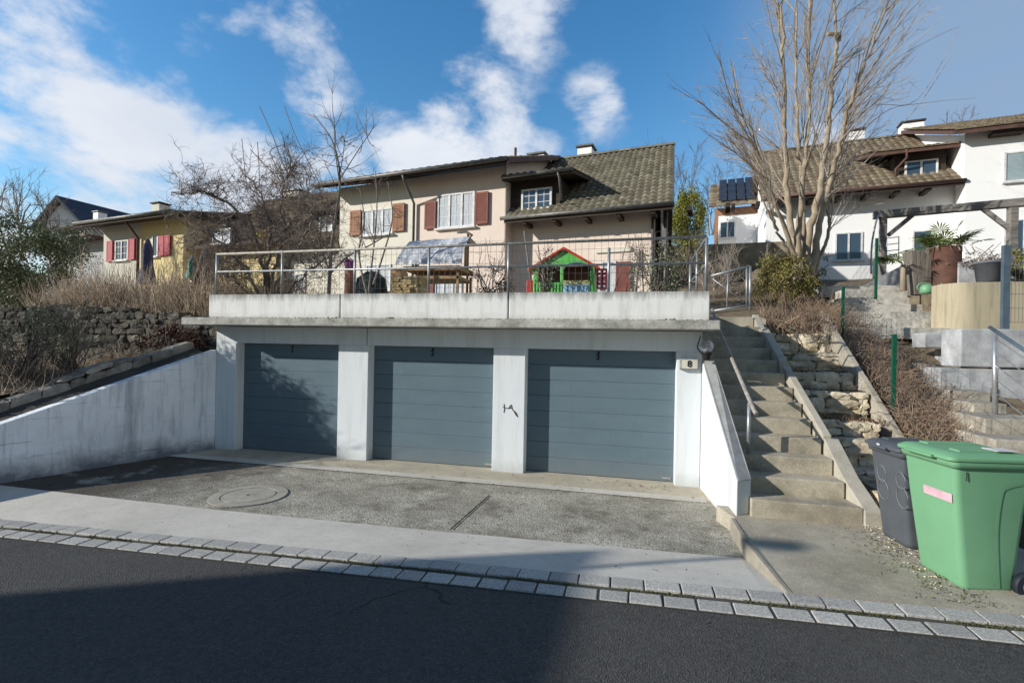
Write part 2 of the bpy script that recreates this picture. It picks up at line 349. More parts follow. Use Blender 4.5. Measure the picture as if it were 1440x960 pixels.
def thing(name, loc, label, cat, group=None, rz=0):
    o = bpy.data.objects.new(name, None); col.objects.link(o); o.empty_display_size = .1
    o.location = loc; o.rotation_euler = (0, 0, rz); PM[o.name] = Matrix.Translation(Vector(loc)) @ Matrix.Rotation(rz, 4, 'Z')
    return tag(o, label, cat, group)
def struct(o): o['kind'] = 'structure'; return o
def text(s, name, pos, size, mat, parent, rx=90, rz=0, depth=.004, bold=False):
    cu = bpy.data.curves.new(name, 'FONT'); cu.body = s; cu.size = size; cu.extrude = depth; cu.align_x = 'CENTER'; cu.align_y = 'CENTER'
    if bold: cu.offset = size*.025
    t = bpy.data.objects.new('tmp', cu); col.objects.link(t); bpy.context.view_layer.update()
    me = bpy.data.meshes.new_from_object(t.evaluated_get(bpy.context.evaluated_depsgraph_get()))
    bpy.data.objects.remove(t)
    mt = PM[parent.name].inverted() @ Matrix.Translation(Vector(pos)) @ Matrix.Rotation(rad(rz), 4, 'Z') @ Matrix.Rotation(rad(rx), 4, 'X')
    me.transform(mt); me.materials.clear(); me.materials.append(M[mat])
    o = bpy.data.objects.new(name, me); col.objects.link(o); o.parent = parent; PM[o.name] = PM[parent.name].copy(); return o
# ------------------------------------------------------------------ terrain
def road_z(x): return max(-.25, min(.45, .085+.026*(x+.4)))
def slope_right(y): return min(.2+.605*(y-6.0), 2.62+.25*(y-10)) if y > 10 else .2+.605*(y-6.0)
def slope2(y): return .95+.42*(y-7.6)
def lerp(a, b, t): t = max(0, min(1, t)); return a+(b-a)*t
def tz(x, y):
    if y < 4.0: return road_z(x)-.12-(.0)
    far = 2.3+max(0, min(1, (y-12)/10))*1.2
    hill = far+max(0, y-26)*.06
    right = -.02 if y < 6.4 else slope_right(y)-.28
    if x < 3.4: right = -.02 if y < 6.4 else slope_right(y)-(.95 if y < 9.6 else lerp(.95, .1, (y-9.6)/.6))
    elif x > 4.45: right = min(right, slope2(y)-.15)
    else: right = min(right, slope2(y)) if y < 10 else lerp(slope2(y), max(slope2(y), right), (4.4-x)/.9)
    right2 = min(right, 4.9+max(0, y-21)*.05)
    lft = lerp(.3, 1.15, (y-4.5)/3.4) if y < 8.3 else min(2.15+.02*(y-8), hill)
    if x < -8.0:
        L = lft
        if y < 8.3 : L = min(1.25, lft)
        if y > 8.3: L = lerp(2.3, hill, (y-8.3)/8)
        return L if x < -8.9 or y > 7.9 else -.1
    if x > 1.05: return right2 if y > 6.4 else -.12
    if y > 9: 
        t = max(0, min(1, (x+1)/8)); return lerp(hill, max(hill, min(5.0, 2.3+(y-10)*.25)), 0 if x < 1 else t)
    return -.2
def axis(fine0, fine1, step, lim):
    a = [fine0+i*step for i in range(int((fine1-fine0)/step)+1)]
    s, x = step, fine1
    while x < lim: s *= 1.35; x += s; a.append(x)
    s, x = step, fine0
    while x > -lim: s *= 1.35; x -= s; a.insert(0, x)
    return a
gx, gy = axis(-16, 14, .25, 600), axis(3, 30, .25, 600)
g = MB(); g.v = [Vector((x, y, tz(x, y)+(mnoise.noise(Vector((x*.9, y*.9, 0)))*.06 if y > 6.5 else 0)+(max(0, y-60)*.12*(1+.5*mnoise.noise(Vector((x*.01, y*.01, 3)))) if y > 60 else 0))) for y in gy for x in gx]
nx = len(gx)
for j in range(len(gy)-1):
    for i in range(nx-1):
        g.f.append((j*nx+i, j*nx+i+1, (j+1)*nx+i+1, (j+1)*nx+i)); g.sm.append(True)
struct(g.build('ground', 'soil', loc=Vector((0, 0, 0))))
# road (slopes gently up to the right), kerb line Y ~ 3.9
def kerbY(x): return 3.86+.012*(x+2.0)-.0035*(x+1)**2*0 if x > -7 else 3.80
xs = [-60, -30, -16, -10]+[-9+.5*i for i in range(30)]+[8, 12, 20, 40, 60]
m = MB()
for a, b in zip(xs[:-1], xs[1:]):
    for y0, y1 in ((-7, -2), (-2, 1), (1, None)):
        m.quad((a, y0, road_z(a)), (b, y0, road_z(b)), (b, y1 if y1 is not None else kerbY(b), road_z(b)), (a, y1 if y1 is not None else kerbY(a), road_z(a)))
struct(m.build('road', 'asphalt', loc=Vector((0, 0, 0))))
# far verge behind the camera
m = MB(); m.box(-60, 60, -7.2, -7, -1, .3); m.quad((-60, -40, .29), (60, -40, .29), (60, -7.2, .29), (-60, -7.2, .29)); struct(m.build('far_verge', 'kerbconc', loc=Vector((0, 0, 0))))
# two rows of granite setts
KW = .185
m = MB(); jb = MB()
for row, (y0, gap) in enumerate(((0., .0), (KW+.035, .0))):
    x = -14-row*.13
    while x < 9:
        L = .245+R.uniform(-.02, .025)
        if row: L += .015
        g0 = .010 if row else .018
        x1 = x+L
        for_y = kerbY((x+x1)/2)+y0; dz = .012*row+R.uniform(-.003, .004)
        sk = .07
        a = [Vector((x+R.uniform(-.005, .005), for_y+.01, road_z(x)-.06)), Vector((x1-g0, for_y+.01, road_z(x1)-.06)), Vector((x1-g0+sk*0+R.uniform(-.006, .006), for_y+KW-.012, road_z(x1)-.06)), Vector((x, for_y+KW-.012, road_z(x)-.06))]
        top = [p+Vector((0, 0, .072+dz)) for p in a]
        b = len(m.v); m.hexa(a+top)
        x = x1
o = struct(m.build('kerb_setts', 'granite', bevel=.008, loc=Vector((0, 0, 0))))
for a, b in zip(xs[:-1], xs[1:]):
    jb.quad((a, kerbY(a)-.005, road_z(a)+.004), (b, kerbY(b)-.005, road_z(b)+.004), (b, kerbY(b)+.41, road_z(b)+.006), (a, kerbY(a)+.41, road_z(a)+.006))
struct(jb.build('sett_joints', 'joint', loc=Vector((0, 0, 0))))
# apron: concrete between the setts and the driveway
def top_y(x): return kerbY(x)+.40
A1 = W(1045, 780, Z=.06); A2 = W(560, 741, Z=.0); A3 = W(300, 716, Z=0); A4 = W(0, 683, Z=-.01)
bnd = [Vector((-14, A4.y+.3, 0)), A4, A3, A2, A1, Vector((1.75, kerbY(1.7)+.42, 0))]
def bY(x):
    for p, q in zip(bnd[:-1], bnd[1:]):
        if x <= q.x: return lerp(p.y, q.y, (x-p.x)/(q.x-p.x))
    return bnd[-1].y
def dz_drive(x, y):      # driveway surface: flat at the garage, meets the road level at the setts
    t = max(0, min(1, (y-top_y(x))/(bY(x)-top_y(x)+1e-3))) if y < bY(x) else 1
    e = .0+.03*max(0, (x+2)/3)
    zb = e
    if y >= bY(x): return lerp(zb, 0., (y-bY(x))/(7.5-bY(x)))
    return lerp(road_z(x)+.012, zb, t)
m = MB(); cs_ = [-14+.3*i for i in range(int((1.36+14)/.3))]+[1.05, 1.35]
cs_ = sorted(set(round(c, 3) for c in cs_))
for a, b in zip(cs_[:-1], cs_[1:]):
    for k in range(6):
        def pt(x, k): y = lerp(top_y(x), bY(x), k/6); return Vector((x, y, dz_drive(x, y)))
        m.quad(pt(a, k), pt(b, k), pt(b, k+1), pt(a, k+1))
struct(m.build('driveway_apron', 'apron', loc=Vector((0, 0, 0))))
m = MB()
for a, b in zip(cs_[:-1], cs_[1:]):
    for k in range(8):
        def pt(x, k): y = lerp(bY(x), 7.45, k/8); return Vector((x, y, dz_drive(x, y+.0001)))
        m.quad(pt(a, k), pt(b, k), pt(b, k+1), pt(a, k+1))
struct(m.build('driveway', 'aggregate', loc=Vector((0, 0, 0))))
m = MB(); m.quad((-14, 7.1, .008), (1.2, 7.1, .008), (1.2, 8.3, .004), (-14, 8.3, .004)); 
struct(m.build('garage_threshold', 'threshold', loc=Vector((0, 0, 0))))
m = MB(); m.quad((-14, 7.02, .012), (1.0, 7.02, .012), (1.0, 7.24, .012), (-14, 7.24, .012)); struct(m.build('drain_strip', 'apron', loc=Vector((0, 0, 0))))
# expansion joint in the driveway
m = MB(); a, b = W(634, 745, Z=.0), W(688, 697, Z=.0); d = (b-a).normalized(); nrm = Vector((-d.y, d.x, 0))*.009
m.quad(a-nrm+Vector((0, 0, .012)), a+nrm+Vector((0, 0, .012)), b+nrm+Vector((0, 0, .010)), b-nrm+Vector((0, 0, .010))); struct(m.build('expansion_joint', 'dark', loc=Vector((0, 0, 0))))
# manhole cover
c = W(350, 697, Z=0.)
t = thing('manhole_cover', c+Vector((0, 0, .003)), 'round concrete manhole cover with raised ring set in the driveway', 'manhole cover')
MB().lathe(c+Vector((0, 0, .004)), [(.47, 0), (.47, .010), (.34, .012), (.34, .003), (.325, .003)], 40, False).build('ring', 'manhole', t)
MB().lathe(c+Vector((0, 0, .004)), [(.32, 0), (.32, .011), (.03, .012), (.03, .004), (0, .004)], 40, False).build('cover_plate', 'manhole', t)
# ------------------------------------------------------------------ garage block
GY = 7.79
t = thing('garage_block', (-3.3, 7.79, 0), 'long white garage building with three slate blue doors under an overhanging concrete roof slab', 'garage')
G = t
door_x = [(-7.16, -5.02), (-4.44, -2.19), (-1.66, .645)]
pil = [(-7.60, -7.16), (-5.02, -4.44), (-2.19, -1.66), (.645, 1.0)]
for a, b in pil: MB().box(a, b, GY, GY+.35, -.15, 2.0).build('pillar', 'render', t, .008)
MB().box(-7.60, 1.0, GY+.001, GY+.35, 2.0, 2.30).build('lintel', 'render', t)
MB().box(-4.475, -4.465, GY-.002, GY+.01, 2.0, 2.30).build('joint_line', 'dark', t)
MB().box(-7.60, -7.45, GY+.351, 13.0, -.15, 2.3).box(.85, 1.0, GY+.351, 13.0, -.15, 2.3).box(-7.45, .85, 12.8, 13.0, -.15, 2.3).build('wall', 'render', t)
for a, b in door_x: MB().box(a-.01, b+.01, GY+.36, GY+.6, -.02, -.002).build('floor_strip', 'threshold', t)
m = MB(); m.box(-7.84, 1.16, 7.25, 13.2, 2.31, 2.44); m.build('roof_slab', 'slab', t, .012)
# parapet on the slab, three cast sections
px = [-7.46, -4.79, -1.875, 1.055]
for a, b in zip(px[:-1], px[1:]): MB().box(a+.012, b-.012, 7.45, 7.59, 2.443, 2.86).build('parapet', 'parapet', t, .01)
MB().box(.92, 1.055, 7.595, 9.6, 2.443, 2.84).build('parapet', 'parapet', t, .01)
# sectional doors: ribbed leaf, sub-parts number and plate
for i, (a, b) in enumerate(door_x):
    m = MB(); m.box(a-.02, b+.02, GY+.235, GY+.27, 0.0, 2.02)
    nsec = 8; h = 2.0/nsec
    for k in range(nsec):
        z0, z1 = k*h+.001, (k+1)*h-.001
        if k == nsec-1: z1 = 1.998
        ym = GY+.205
        e = .008
        p = [(a, ym+.008, z0), (b, ym+.008, z0), (b, ym+.008, z1), (a, ym+.008, z1), (a, ym, z0+.001), (b, ym, z0+.001), (b, ym, z1-.011), (a, ym, z1-.011)]
        m.add(p, [(4, 5, 6, 7), (0, 1, 5, 4), (1, 2, 6, 5), (2, 3, 7, 6), (3, 0, 4, 7)])
        zz = (z0+z1)/2
    d = m.build('garage_door', 'door', t)
    tag(d, ['slate blue garage door numbered 1 dappled by tree shadow', 'slate blue garage door numbered 2 in the middle', 'slate blue garage door numbered 3 nearest the stairs'][i])
    xc = (a+b)/2
    text('123'[i], 'door_number', (xc-.02, GY+.20, 1.885), .13, 'black', d, bold=True)
    MB().box(xc-.025, xc+.005, GY+.19, GY+.205, 1.94, 1.975).build('handle', 'black', d)
    if i: MB().box(b-.17, b-.04, GY+.197, GY+.204, .045, .07).build('maker_plate', 'alu', d)
    MB().box(a-.012, b+.012, GY+.198, GY+.24, -.02, .012).build('rubber_seal', 'black', d)
# graffiti scrawl and house-number light box
def curve3(pts, k=6):
    out = []
    P = [pts[0]]+pts+[pts[-1]]
    for i in range(1, len(P)-2):
        for j in range(k):
            t_ = j/k; a, b, c, d = (Vector(P[i-1]), Vector(P[i]), Vector(P[i+1]), Vector(P[i+2]))
            out.append(.5*((2*b)+(-a+c)*t_+(2*a-5*b+4*c-d)*t_*t_+(-a+3*b-3*c+d)*t_**3))
    out.append(Vector(pts[-1])); return out
m = MB(); gy_ = GY-.002
for pts in ([(-2.0, 1.10), (-1.99, 1.03), (-2.0, .96)], [(-2.02, 1.05), (-1.93, 1.03), (-1.88, 1.09), (-1.86, 1.02), (-1.80, .97), (-1.77, .90)], [(-1.93, 1.03), (-1.88, 1.04), (-1.84, 1.0), (-1.79, .92)]):
    m.tube(curve3([Vector((x, gy_, z)) for x, z in pts]), .0065, 5)
m.build('graffiti_mark', 'black', t)
p = Vector((.82, GY, 1.83))
nb = thing('house_number_sign', p+Vector((0, -.03, -.09)), 'cream house number box reading 8 on the right garage pillar', 'house number')
MB().box(p.x-.135, p.x+.135, GY-.07, GY-.001, 1.735, 1.905).build('frame', 'galv', nb, .01)
MB().box(p.x-.11, p.x+.11, GY-.076, GY-.0705, 1.755, 1.885).build('panel', 'cream', nb)
text('8', 'digit', (p.x, GY-.079, 1.82), .13, 'black', nb, bold=True)
# globe lamp on the wing wall top
c = W(994, 487, Y=7.66)
lp = thing('globe_lamp', (c.x, c.y, c.z-.2), 'clear globe outdoor lamp with black socket on the end of the white wing wall', 'lamp')
bmg = MB(); prof = [(.095*math.sin(math.pi*i/14)+.0005, -.095*math.cos(math.pi*i/14)) for i in range(15)]
bmg.lathe(c, prof, 24).build('globe', 'frosted', lp)
MB().lathe(c, [(.001, -.02), (.03, -.01), (.035, .02), (.02, .05), (.001, .06)], 12).build('bulb', 'bulb', lp)
MB().lathe(c, [(.001, -.19), (.045, -.19), (.045, -.15), (.055, -.12), (.075, -.10), (.075, -.085), (.001, -.084)], 18).build('socket', 'black', lp)
MB().tube(curve3([c+Vector((-.05, .03, -.12)), c+Vector((-.12, .06, -.02)), c+Vector((-.09, .08, .10)), c+Vector((-.08, .1, .15))]), .008, 6).build('cable', 'black', lp)
# ------------------------------------------------------------------ railing on the parapet
t = thing('parapet_railing', (-3.2, 7.57, 2.88), 'galvanised two rail steel railing standing on the concrete parapet', 'railing')
RY = 7.52
top_l, top_r = W(305, 357, Y=RY), W(993, 334, Y=RY)
mid_l, mid_r = W(303, 383.5, Y=RY), W(993, 372, Y=RY)
for px_, py_ in ((305, 0), (397, 0), (499, 0), (603, 0), (715, 0), (856, 0), (993, 0)):
    x = W(px_, 380, Y=RY).x; MB().tube([(x, RY, 2.86), (x, RY, 3.63 if px_ != 856 else 3.52)], .022, 8).build('post', 'galv', t)
xL, xR = W(305, 380, Y=RY).x, W(993, 380, Y=RY).x
MB().tube([(xL, RY, 3.60), (xR, RY, 3.64)], .021, 8).build('top_rail', 'galvd', t)
MB().tube([(xL, RY-.0, 3.28), (xR, RY, 3.27)], .017, 8).build('middle_rail', 'galv', t)
MB().tube([(xR, RY, 3.62), (xR, 9.6, 3.62)], .02, 8).build('side_rail', 'galv', t); MB().tube([(xR, RY, 3.25), (xR, 9.6, 3.25)], .017, 8).build('side_rail', 'galv', t)
MB().tube([(xR, 8.6, 2.84), (xR, 8.6, 3.62)], .02, 8).build('post', 'galv', t)
MB().tube([(xR, 9.58, 2.84), (xR, 9.58, 3.62)], .02, 8).build('post', 'galv', t)
# wire garden fence behind the railing
m = MB(); FY = 7.9; x = -5.4
while x < .95:
    h = 3.78 if x > -1.9 else (3.72 if x > -3.2 else 3.68)
    wob = R.uniform(-.01, .01)
    m.tube([(x, FY, 2.45), (x+wob, FY, h)], .0028, 3, cap=False)
    if x > -3.3:
        m.tube([(x+wob+.05*math.cos(math.pi*k/5)*-1+.05, FY, h+.05*math.sin(math.pi*k/5)) for k in range(6)], .0025, 3, cap=False)
    x += .1
for z in (2.6, 2.8, 3.0, 3.2, 3.4, 3.58): m.tube([(-5.4+1.0*k, FY, z+R.uniform(-.01, .01)) for k in range(7)]+[(.95, FY, z)], .0028, 3, cap=False)
tag(m.build('wire_fence', 'wire'), 'thin wire mesh garden fence with looped top just behind the railing', 'wire fence')
# ------------------------------------------------------------------ wing walls
B = Vector((-8.46, 5.02, 0)); A = Vector((-7.60, 7.79, 0)); dirw = (B-A).normalized()
nrm = Vector((dirw.y, -dirw.x, 0));  nrm = nrm if nrm.x < 0 else -nrm
E_ = A+dirw*6.5
zt = lambda s: 1.86-(1.86-.82)*s/(B-A).length
def wallpt(s, off, z): q = A+dirw*s+nrm*off; return Vector((q.x, q.y, z))
m = MB(); L_ = 6.2
for k in range(16):
    s0, s1 = L_*k/16, L_*(k+1)/16
    f = lambda s: max(.1, zt(s))
    m.hexa([wallpt(s0, 0, -.3), wallpt(s0, .2, -.3), wallpt(s1, .2, -.3), wallpt(s1, 0, -.3), wallpt(s0, 0, f(s0)), wallpt(s0, .2, f(s0)), wallpt(s1, .2, f(s1)), wallpt(s1, 0, f(s1))])
o = MB(); o.v = m.v; o.f = [q for i, q in enumerate(m.f)]; o.sm = m.sm
tag(o.build('wing_wall', 'leftwall'), 'weathered bluish white concrete wing wall in shade left of the garage', 'wall')
a0, a1 = Vector((1.0, 7.79, 0)), W(1035, 752, Z=-.02); a1.z = 0
w_ = .17
t = thing('wing_wall', (1.1, 6.9, 0), 'bright white sloping wing wall between the garage drive and the stairs', 'wall')
b0, b1 = a0+Vector((w_, 0, 0)), a1+Vector((w_, .12, 0))
u = lambda p, z: Vector((p.x, p.y, z))
MB().hexa([u(a0, -.2), u(a1, -.2), u(b1, -.2), u(b0, -.2), u(a0, 1.86), u(a1, .575), u(b1, .575), u(b0, 1.86)]).build('wall', 'rightwall', t, .012)
MB().hexa([u(a0+Vector((.02, 0, 0)), 1.865), u(a1+Vector((.02, .0, 0)), .58), u(b1, .58), u(b0, 1.865), u(a0+Vector((.02, 0, 0)), 1.872), u(a1+Vector((.02, 0, 0)), .587), u(b1, .587), u(b0, 1.872)]).build('coping', 'coping', t)
# ------------------------------------------------------------------ landing and stairs
Lp = [W(1034, 727, Z=.2), W(1054, 760, Z=.19), W(1113, 831, Z=.14)]
kz = road_z(1.5)+.02
poly_top = [Vector((Lp[0].x, Lp[0].y, .19)), Vector((Lp[1].x, Lp[1].y, .185)), Vector((Lp[2].x, kerbY(1.3)+.41, road_z(1.3)+.02)), Vector((3.6, kerbY(3.6)+.41, road_z(3.6)+.02)), Vector((3.6, 6.3, .22)), Vector((1.0, 6.3, .2))]
poly_top = poly_top
m = MB(); n_ = len(poly_top); m.add(poly_top+[Vector((p.x, p.y, -.2)) for p in poly_top], [tuple(range(n_))]+[(i, n_+i, n_+(i+1) % n_, (i+1) % n_) for i in range(n_)])
struct(m.build('stair_landing', 'landing', loc=Vector((0, 0, 0))))
m = MB()
for p, q in ((poly_top[0], poly_top[1]), (poly_top[1], poly_top[2])):
    d = (q-p); nn = Vector((d.y, -d.x, 0)).normalized()*.05; nn = nn if nn.x < 0 else -nn
    m.hexa([u(p, -.1), u(q, -.1), u(q+nn, -.1), u(p+nn, -.1), u(p, p.z+.004), u(q, q.z+.004), u(q+nn, q.z+.004), u(p+nn, p.z+.004)])
struct(m.build('landing_kerb', 'kerbconc', bevel=.01, loc=Vector((0, 0, 0))))
RISE, TREAD, SY = .1877, .31, 6.0
t = thing('garden_staircase', (1.8, 6.2, .2), 'long concrete staircase climbing beside the garage', 'stairs')
S = t
NST = 13
def stair_right(k): return [2.41, 2.345, 2.33][k] if k < 3 else 2.31-.022*(k-3)
for k in range(NST):
    y0 = SY+TREAD*k; z1 = .2+RISE*(k+1)
    xl = lerp(1.33, 1.02, (y0-5.9)/1.9)+.0; xr = stair_right(k)
    m = MB(); m.box(xl, xr, y0, y0+TREAD+.03, z1-RISE-.12 if k else 0, z1)
    m.build('step', 'steps', t, .012)
# upper landing
yt = SY+TREAD*NST
MB().box(1.06, 2.4, yt+.01, yt+1.6, 2.2, .2+RISE*NST+.01).build('top_landing', 'steps', t, .01)
zs = lambda y: .2+RISE+(y-SY)*RISE/TREAD
# right cheek: low wide foot then thin upstand
def cheekbar(mb, pts, w):
    for (xa, ya, za), (xb, yb, zb) in zip(pts[:-1], pts[1:]):
        mb.hexa([(xa, ya, za-.6), (xa+w, ya, za-.6), (xb+w, yb, zb-.6), (xb, yb, zb-.6), (xa, ya, za), (xa+w, ya, za), (xb+w, yb, zb), (xb, yb, zb)])
m = MB(); cheekbar(m, [(2.415, 5.98, .36), (2.35, 6.4, .62), (2.335, 6.95, .965)], .17); m.build('cheek', 'cheek', t, .01)
m = MB(); cheekbar(m, [(2.335, 6.97, zs(6.97)+.02), (2.22, 8.32, zs(8.32)+.03)], .10); m.build('cheek', 'cheek', t, .01)
m = MB(); cheekbar(m, [(2.21, 8.42, zs(8.42)+.03), (2.14, 9.3, zs(9.3)+.05)], .11); m.build('cheek', 'cheek', t, .01)
m = MB(); cheekbar(m, [(2.13, 9.32, zs(9.3)-.02), (2.12, 9.9, 2.7)], .11); m.build('cheek', 'cheek', t, .01)
# handrail
p1, p2 = W(1010, 462, X=1.22), W(1062, 578, X=1.42)
a = W(1008, 455, X=1.36); b = W(1061, 578, X=1.44)
t = thing('handrail', (b.x, b.y, .7), 'weathered sloping pipe handrail on the left side of the concrete stairs', 'handrail')
MB().tube([a+Vector((-.0, .5, .28)), a, b, b+Vector((.015, -.05, -.03))], .026, 10).build('rail', 'galvd', t)
q = a.lerp(b, .93); MB().tube([(q.x-.02, q.y, .72), (q.x-.02, q.y, q.z)], .022, 8).build('post', 'galv', t)
# small tubular gate at the top of the stairs
YG = 10.25
t = thing('stair_gate', W(1030, 437, Y=YG), 'galvanised tubular barrier with a leaning top rail at the top of the stairs', 'barrier')
c1, c2, c3, c4 = W(1003, 437, Y=YG), W(1055, 429, Y=YG), W(1055, 374, Y=YG), W(1000, 388, Y=YG)
MB().tube([c1, c2], .022, 8).build('rail', 'galv', t); MB().tube([c3, c4], .022, 8).build('rail', 'galv', t)
MB().tube([c2-Vector((0, 0, .1)), c3], .024, 8).build('post', 'galv', t); MB().tube([W(1050, 432, Y=YG), W(1050, 376, Y=YG)], .018, 8).build('post', 'galv', t)
MB().tube([W(1022, 437, Y=YG), W(1024, 384, Y=YG)], .015, 8).build('post', 'galv', t)
MB().tube([W(1002, 392, Y=YG), W(1048, 425, Y=YG)], .01, 6).build('brace', 'galv', t)
# ------------------------------------------------------------------ stones
def stone(mb, fr, x0, x1, y0, y1, z0, z1, rough=.02, rnd=.07):
    """an irregular block, front face subdivided and rounded"""
    nx_, nz_ = 4, 3; w, h, d = x1-x0, z1-z0, y1-y0; b = len(mb.v); seed = R.random()*100
    for j in range(nz_+1):
        for i in range(nx_+1):
            fx, fz = i/nx_, j/nz_; ex, ez = abs(fx-.5)*2, abs(fz-.5)*2
            bul = (1-max(ex, ez)**4)*min(w, h)*rnd
            X_ = x0+fx*w; Z_ = z0+fz*h
            if ex > .9 and ez > .9: X_ += (.5-fx)*w*R.uniform(.0, .2); Z_ += (.5-fz)*h*R.uniform(0, .25)
            nn = mnoise.noise(Vector((X_*5+seed, Z_*5, y0)))*rough
            mb.v.append(fr.p(X_+R.uniform(-1, 1)*rough*.4, y0-bul+nn+.02, Z_+R.uniform(-1, 1)*rough*.4))
    for j in range(nz_):
        for i in range(nx_):
            q = b+j*(nx_+1)+i; mb.f.append((q, q+1, q+nx_+2, q+nx_+1)); mb.sm.append(False)
    back = len(mb.v)
    for X_, Z_ in ((x0, z0), (x1, z0), (x1, z1), (x0, z1)): mb.v.append(fr.p(X_, y1, Z_))
    top = [b+nz_*(nx_+1)+i for i in range(nx_+1)]; bot = [b+i for i in range(nx_+1)]
    mb.f += [tuple(top)+(back+2, back+3), tuple(bot[::-1])+(back, back+1), tuple(b+j*(nx_+1) for j in range(nz_+1))+(back+3, back), tuple(b+j*(nx_+1)+nx_ for j in range(nz_, -1, -1))+(back+1, back+2)]
    mb.sm += [False]*4
def stone_wall(mb, fr, x0, x1, z0, z1f, y0, y1, hmin, hmax, wmin, wmax, gap=.012, rough=.02):
    z = z0
    while True:
        h = R.uniform(hmin, hmax); done = True; x = x0+R.uniform(-.1, 0)
        while x < x1:
            w = R.uniform(wmin, wmax); xe = min(x+w, x1); zt_ = z1f((x+xe)/2)
            if z < zt_-.03 and xe-x > .04:
                zz = min(z+h, zt_+R.uniform(-.02, .03)); stone(mb, fr, max(x, x0)+gap/2, xe-gap/2, y0+R.uniform(-.02, .02), y1, z+R.uniform(-.01, .01), zz-gap, rough); done = False
            x = xe
        z += h
        if done: break
# upper dry stone wall left
SWY = 8.15
t = thing('stone_wall', (-10, SWY, 1.2), 'tall dark old rubble stone wall in shade under the dry shrubs', 'stone wall')
def topz(x): return lerp(2.72, 2.50, (x+11.5)/3.5)+.05*mnoise.noise(Vector((x*1.5, 0, 0)))
m = MB(); stone_wall(m, WORLD, -14.5, -7.66, .9, topz, SWY, SWY+.35, .08, .24, .12, .5, .008, .06); m.build('stones', 'drystone', t)
m = MB(); m.hexa([(-14.5, SWY+.05, .7), (-7.66, SWY+.05, .7), (-7.66, SWY+.3, .7), (-14.5, SWY+.3, .7), (-14.5, SWY+.05, 2.65), (-7.66, SWY+.05, 2.38), (-7.66, SWY+.3, 2.38), (-14.5, SWY+.3, 2.65)]); m.build('mortar', 'mortard', t)
# low ledge wall along the wing wall
frl = Frame((A+nrm*.55).to_tuple()[:2], math.atan2(-dirw.y, -dirw.x))
t = thing('stone_wall', (-9, 5.5, .8), 'low rough grey stone ledge running above the weathered wing wall', 'stone wall')
m = MB(); stone_wall(m, frl, -6.0, -.1, -.5, lambda s: .24+.04*math.sin(s*3), 0, .35, .10, .2, .18, .45, .01, .035)
for v in m.v: v.z += zt(max(0, min(6.2, (v-A).dot(dirw))))
m.build('stones', 'ledge', t)
m = MB()
for k in range(12):
    s0, s1 = .1+.5*k, .1+.5*(k+1)
    m.hexa([wallpt(s0, .19, 0), wallpt(s0, 1.0, 0), wallpt(s1, 1.0, 0), wallpt(s1, .19, 0), wallpt(s0, .19, zt(s0)-.03), wallpt(s0, 1.0, zt(s0)+.16), wallpt(s1, 1.0, zt(s1)+.16), wallpt(s1, .19, zt(s1)-.03)])
m.build('earth_fill', 'mortard', t)
# planting bed between the two walls
m = MB(); m.add([wallpt(0, .9, 1.55), wallpt(6, .9, .65), (-15, 2, 1.1), (-15, 8.2, 1.65), (-7.7, 8.2, 1.6)], [(0, 1, 2, 3, 4)]); struct(m.build('planting_bed', 'soil', loc=Vector((0, 0, 0))))
# stone terraces right of the stairs
tiers = [(1090, 465, 1169, 485), (1098, 492, 1187, 513), (1115, 518, 1203, 537), (1130, 546, 1222, 569), (1152, 587, 1238, 612), (1168, 618, 1240, 654), (1182, 660, 1262, 705)]
words = ['top', 'second', 'third', 'fourth', 'fifth', 'sixth', 'lowest']
ord_ = ['uppermost', 'second from the top', 'third from the top', 'fourth from the top', 'third from the bottom', 'second from the bottom', 'lowest']
nT = len(tiers)
KX0, KX1 = 2.46, 3.46
for i in range(nT):
    tx, ty, _, by = tiers[i]
    pt_ = W(tx, ty+3, X=2.5); yq = pt_.y; z1 = pt_.z
    z0 = W(tx, by+6, Y=yq).z
    xr = W(_, by, Y=yq).x
    xl = 2.30 if i < 3 else 2.42+.03*(i-3)
    fr = Frame((0, yq), 0)
    t = thing('stone_terrace', (3.0, yq, z0), 'pale limestone terrace wall beside the stairs, %s of the row' % ord_[i], 'stone terrace', 'stepped stone terraces beside the stairs')
    m = MB(); stone_wall(m, fr, xl, xr, z0-.05, lambda s, z1=z1: z1+.01, 0, .3, .06, .2, .14, .55, .006, .06); m.build('stones', 'stone', t)
    MB().box(xl, xr, yq+.06, yq+.9, z0-.35, z1-.05).build('earth_fill', 'mortar', t)
fr = Frame((0, 6.05), 0)
t = thing('stone_terrace', (2.85, 6.2, .2), 'rough boulder stones at the foot of the terraces behind the dark bin', 'stone terrace', 'stepped stone terraces beside the stairs')
m = MB(); stone_wall(m, fr, 2.6, 3.5, .15, lambda s: .5, 0, .3, .2, .26, .3, .5, .014, .04); m.build('stones', 'stone', t)
MB().box(2.73, 3.6, 6.2, 7.0, .1, .48).build('earth_fill', 'mortar', t)
kxz = lambda y: (3.4, 1.05+.65*(y-7.68))
m = MB()
for ya, yb in ((6.5, 7.4), (7.4, 8.4), (8.4, 9.4), (9.4, 10.4)):
    (xa, za), (xb, zb) = kxz(ya), kxz(yb-.012)
    m.hexa([(xa, ya, za-.35), (xa+.07, ya, za-.35), (xb+.07, yb-.012, zb-.35), (xb, yb-.012, zb-.35), (xa, ya, za), (xa+.07, ya, za), (xb+.07, yb-.012, zb), (xb, yb-.012, zb)])
tag(m.build('edging_kerb', 'cheek'), 'thin sloping concrete edging strip right of the stone terraces', 'kerb')
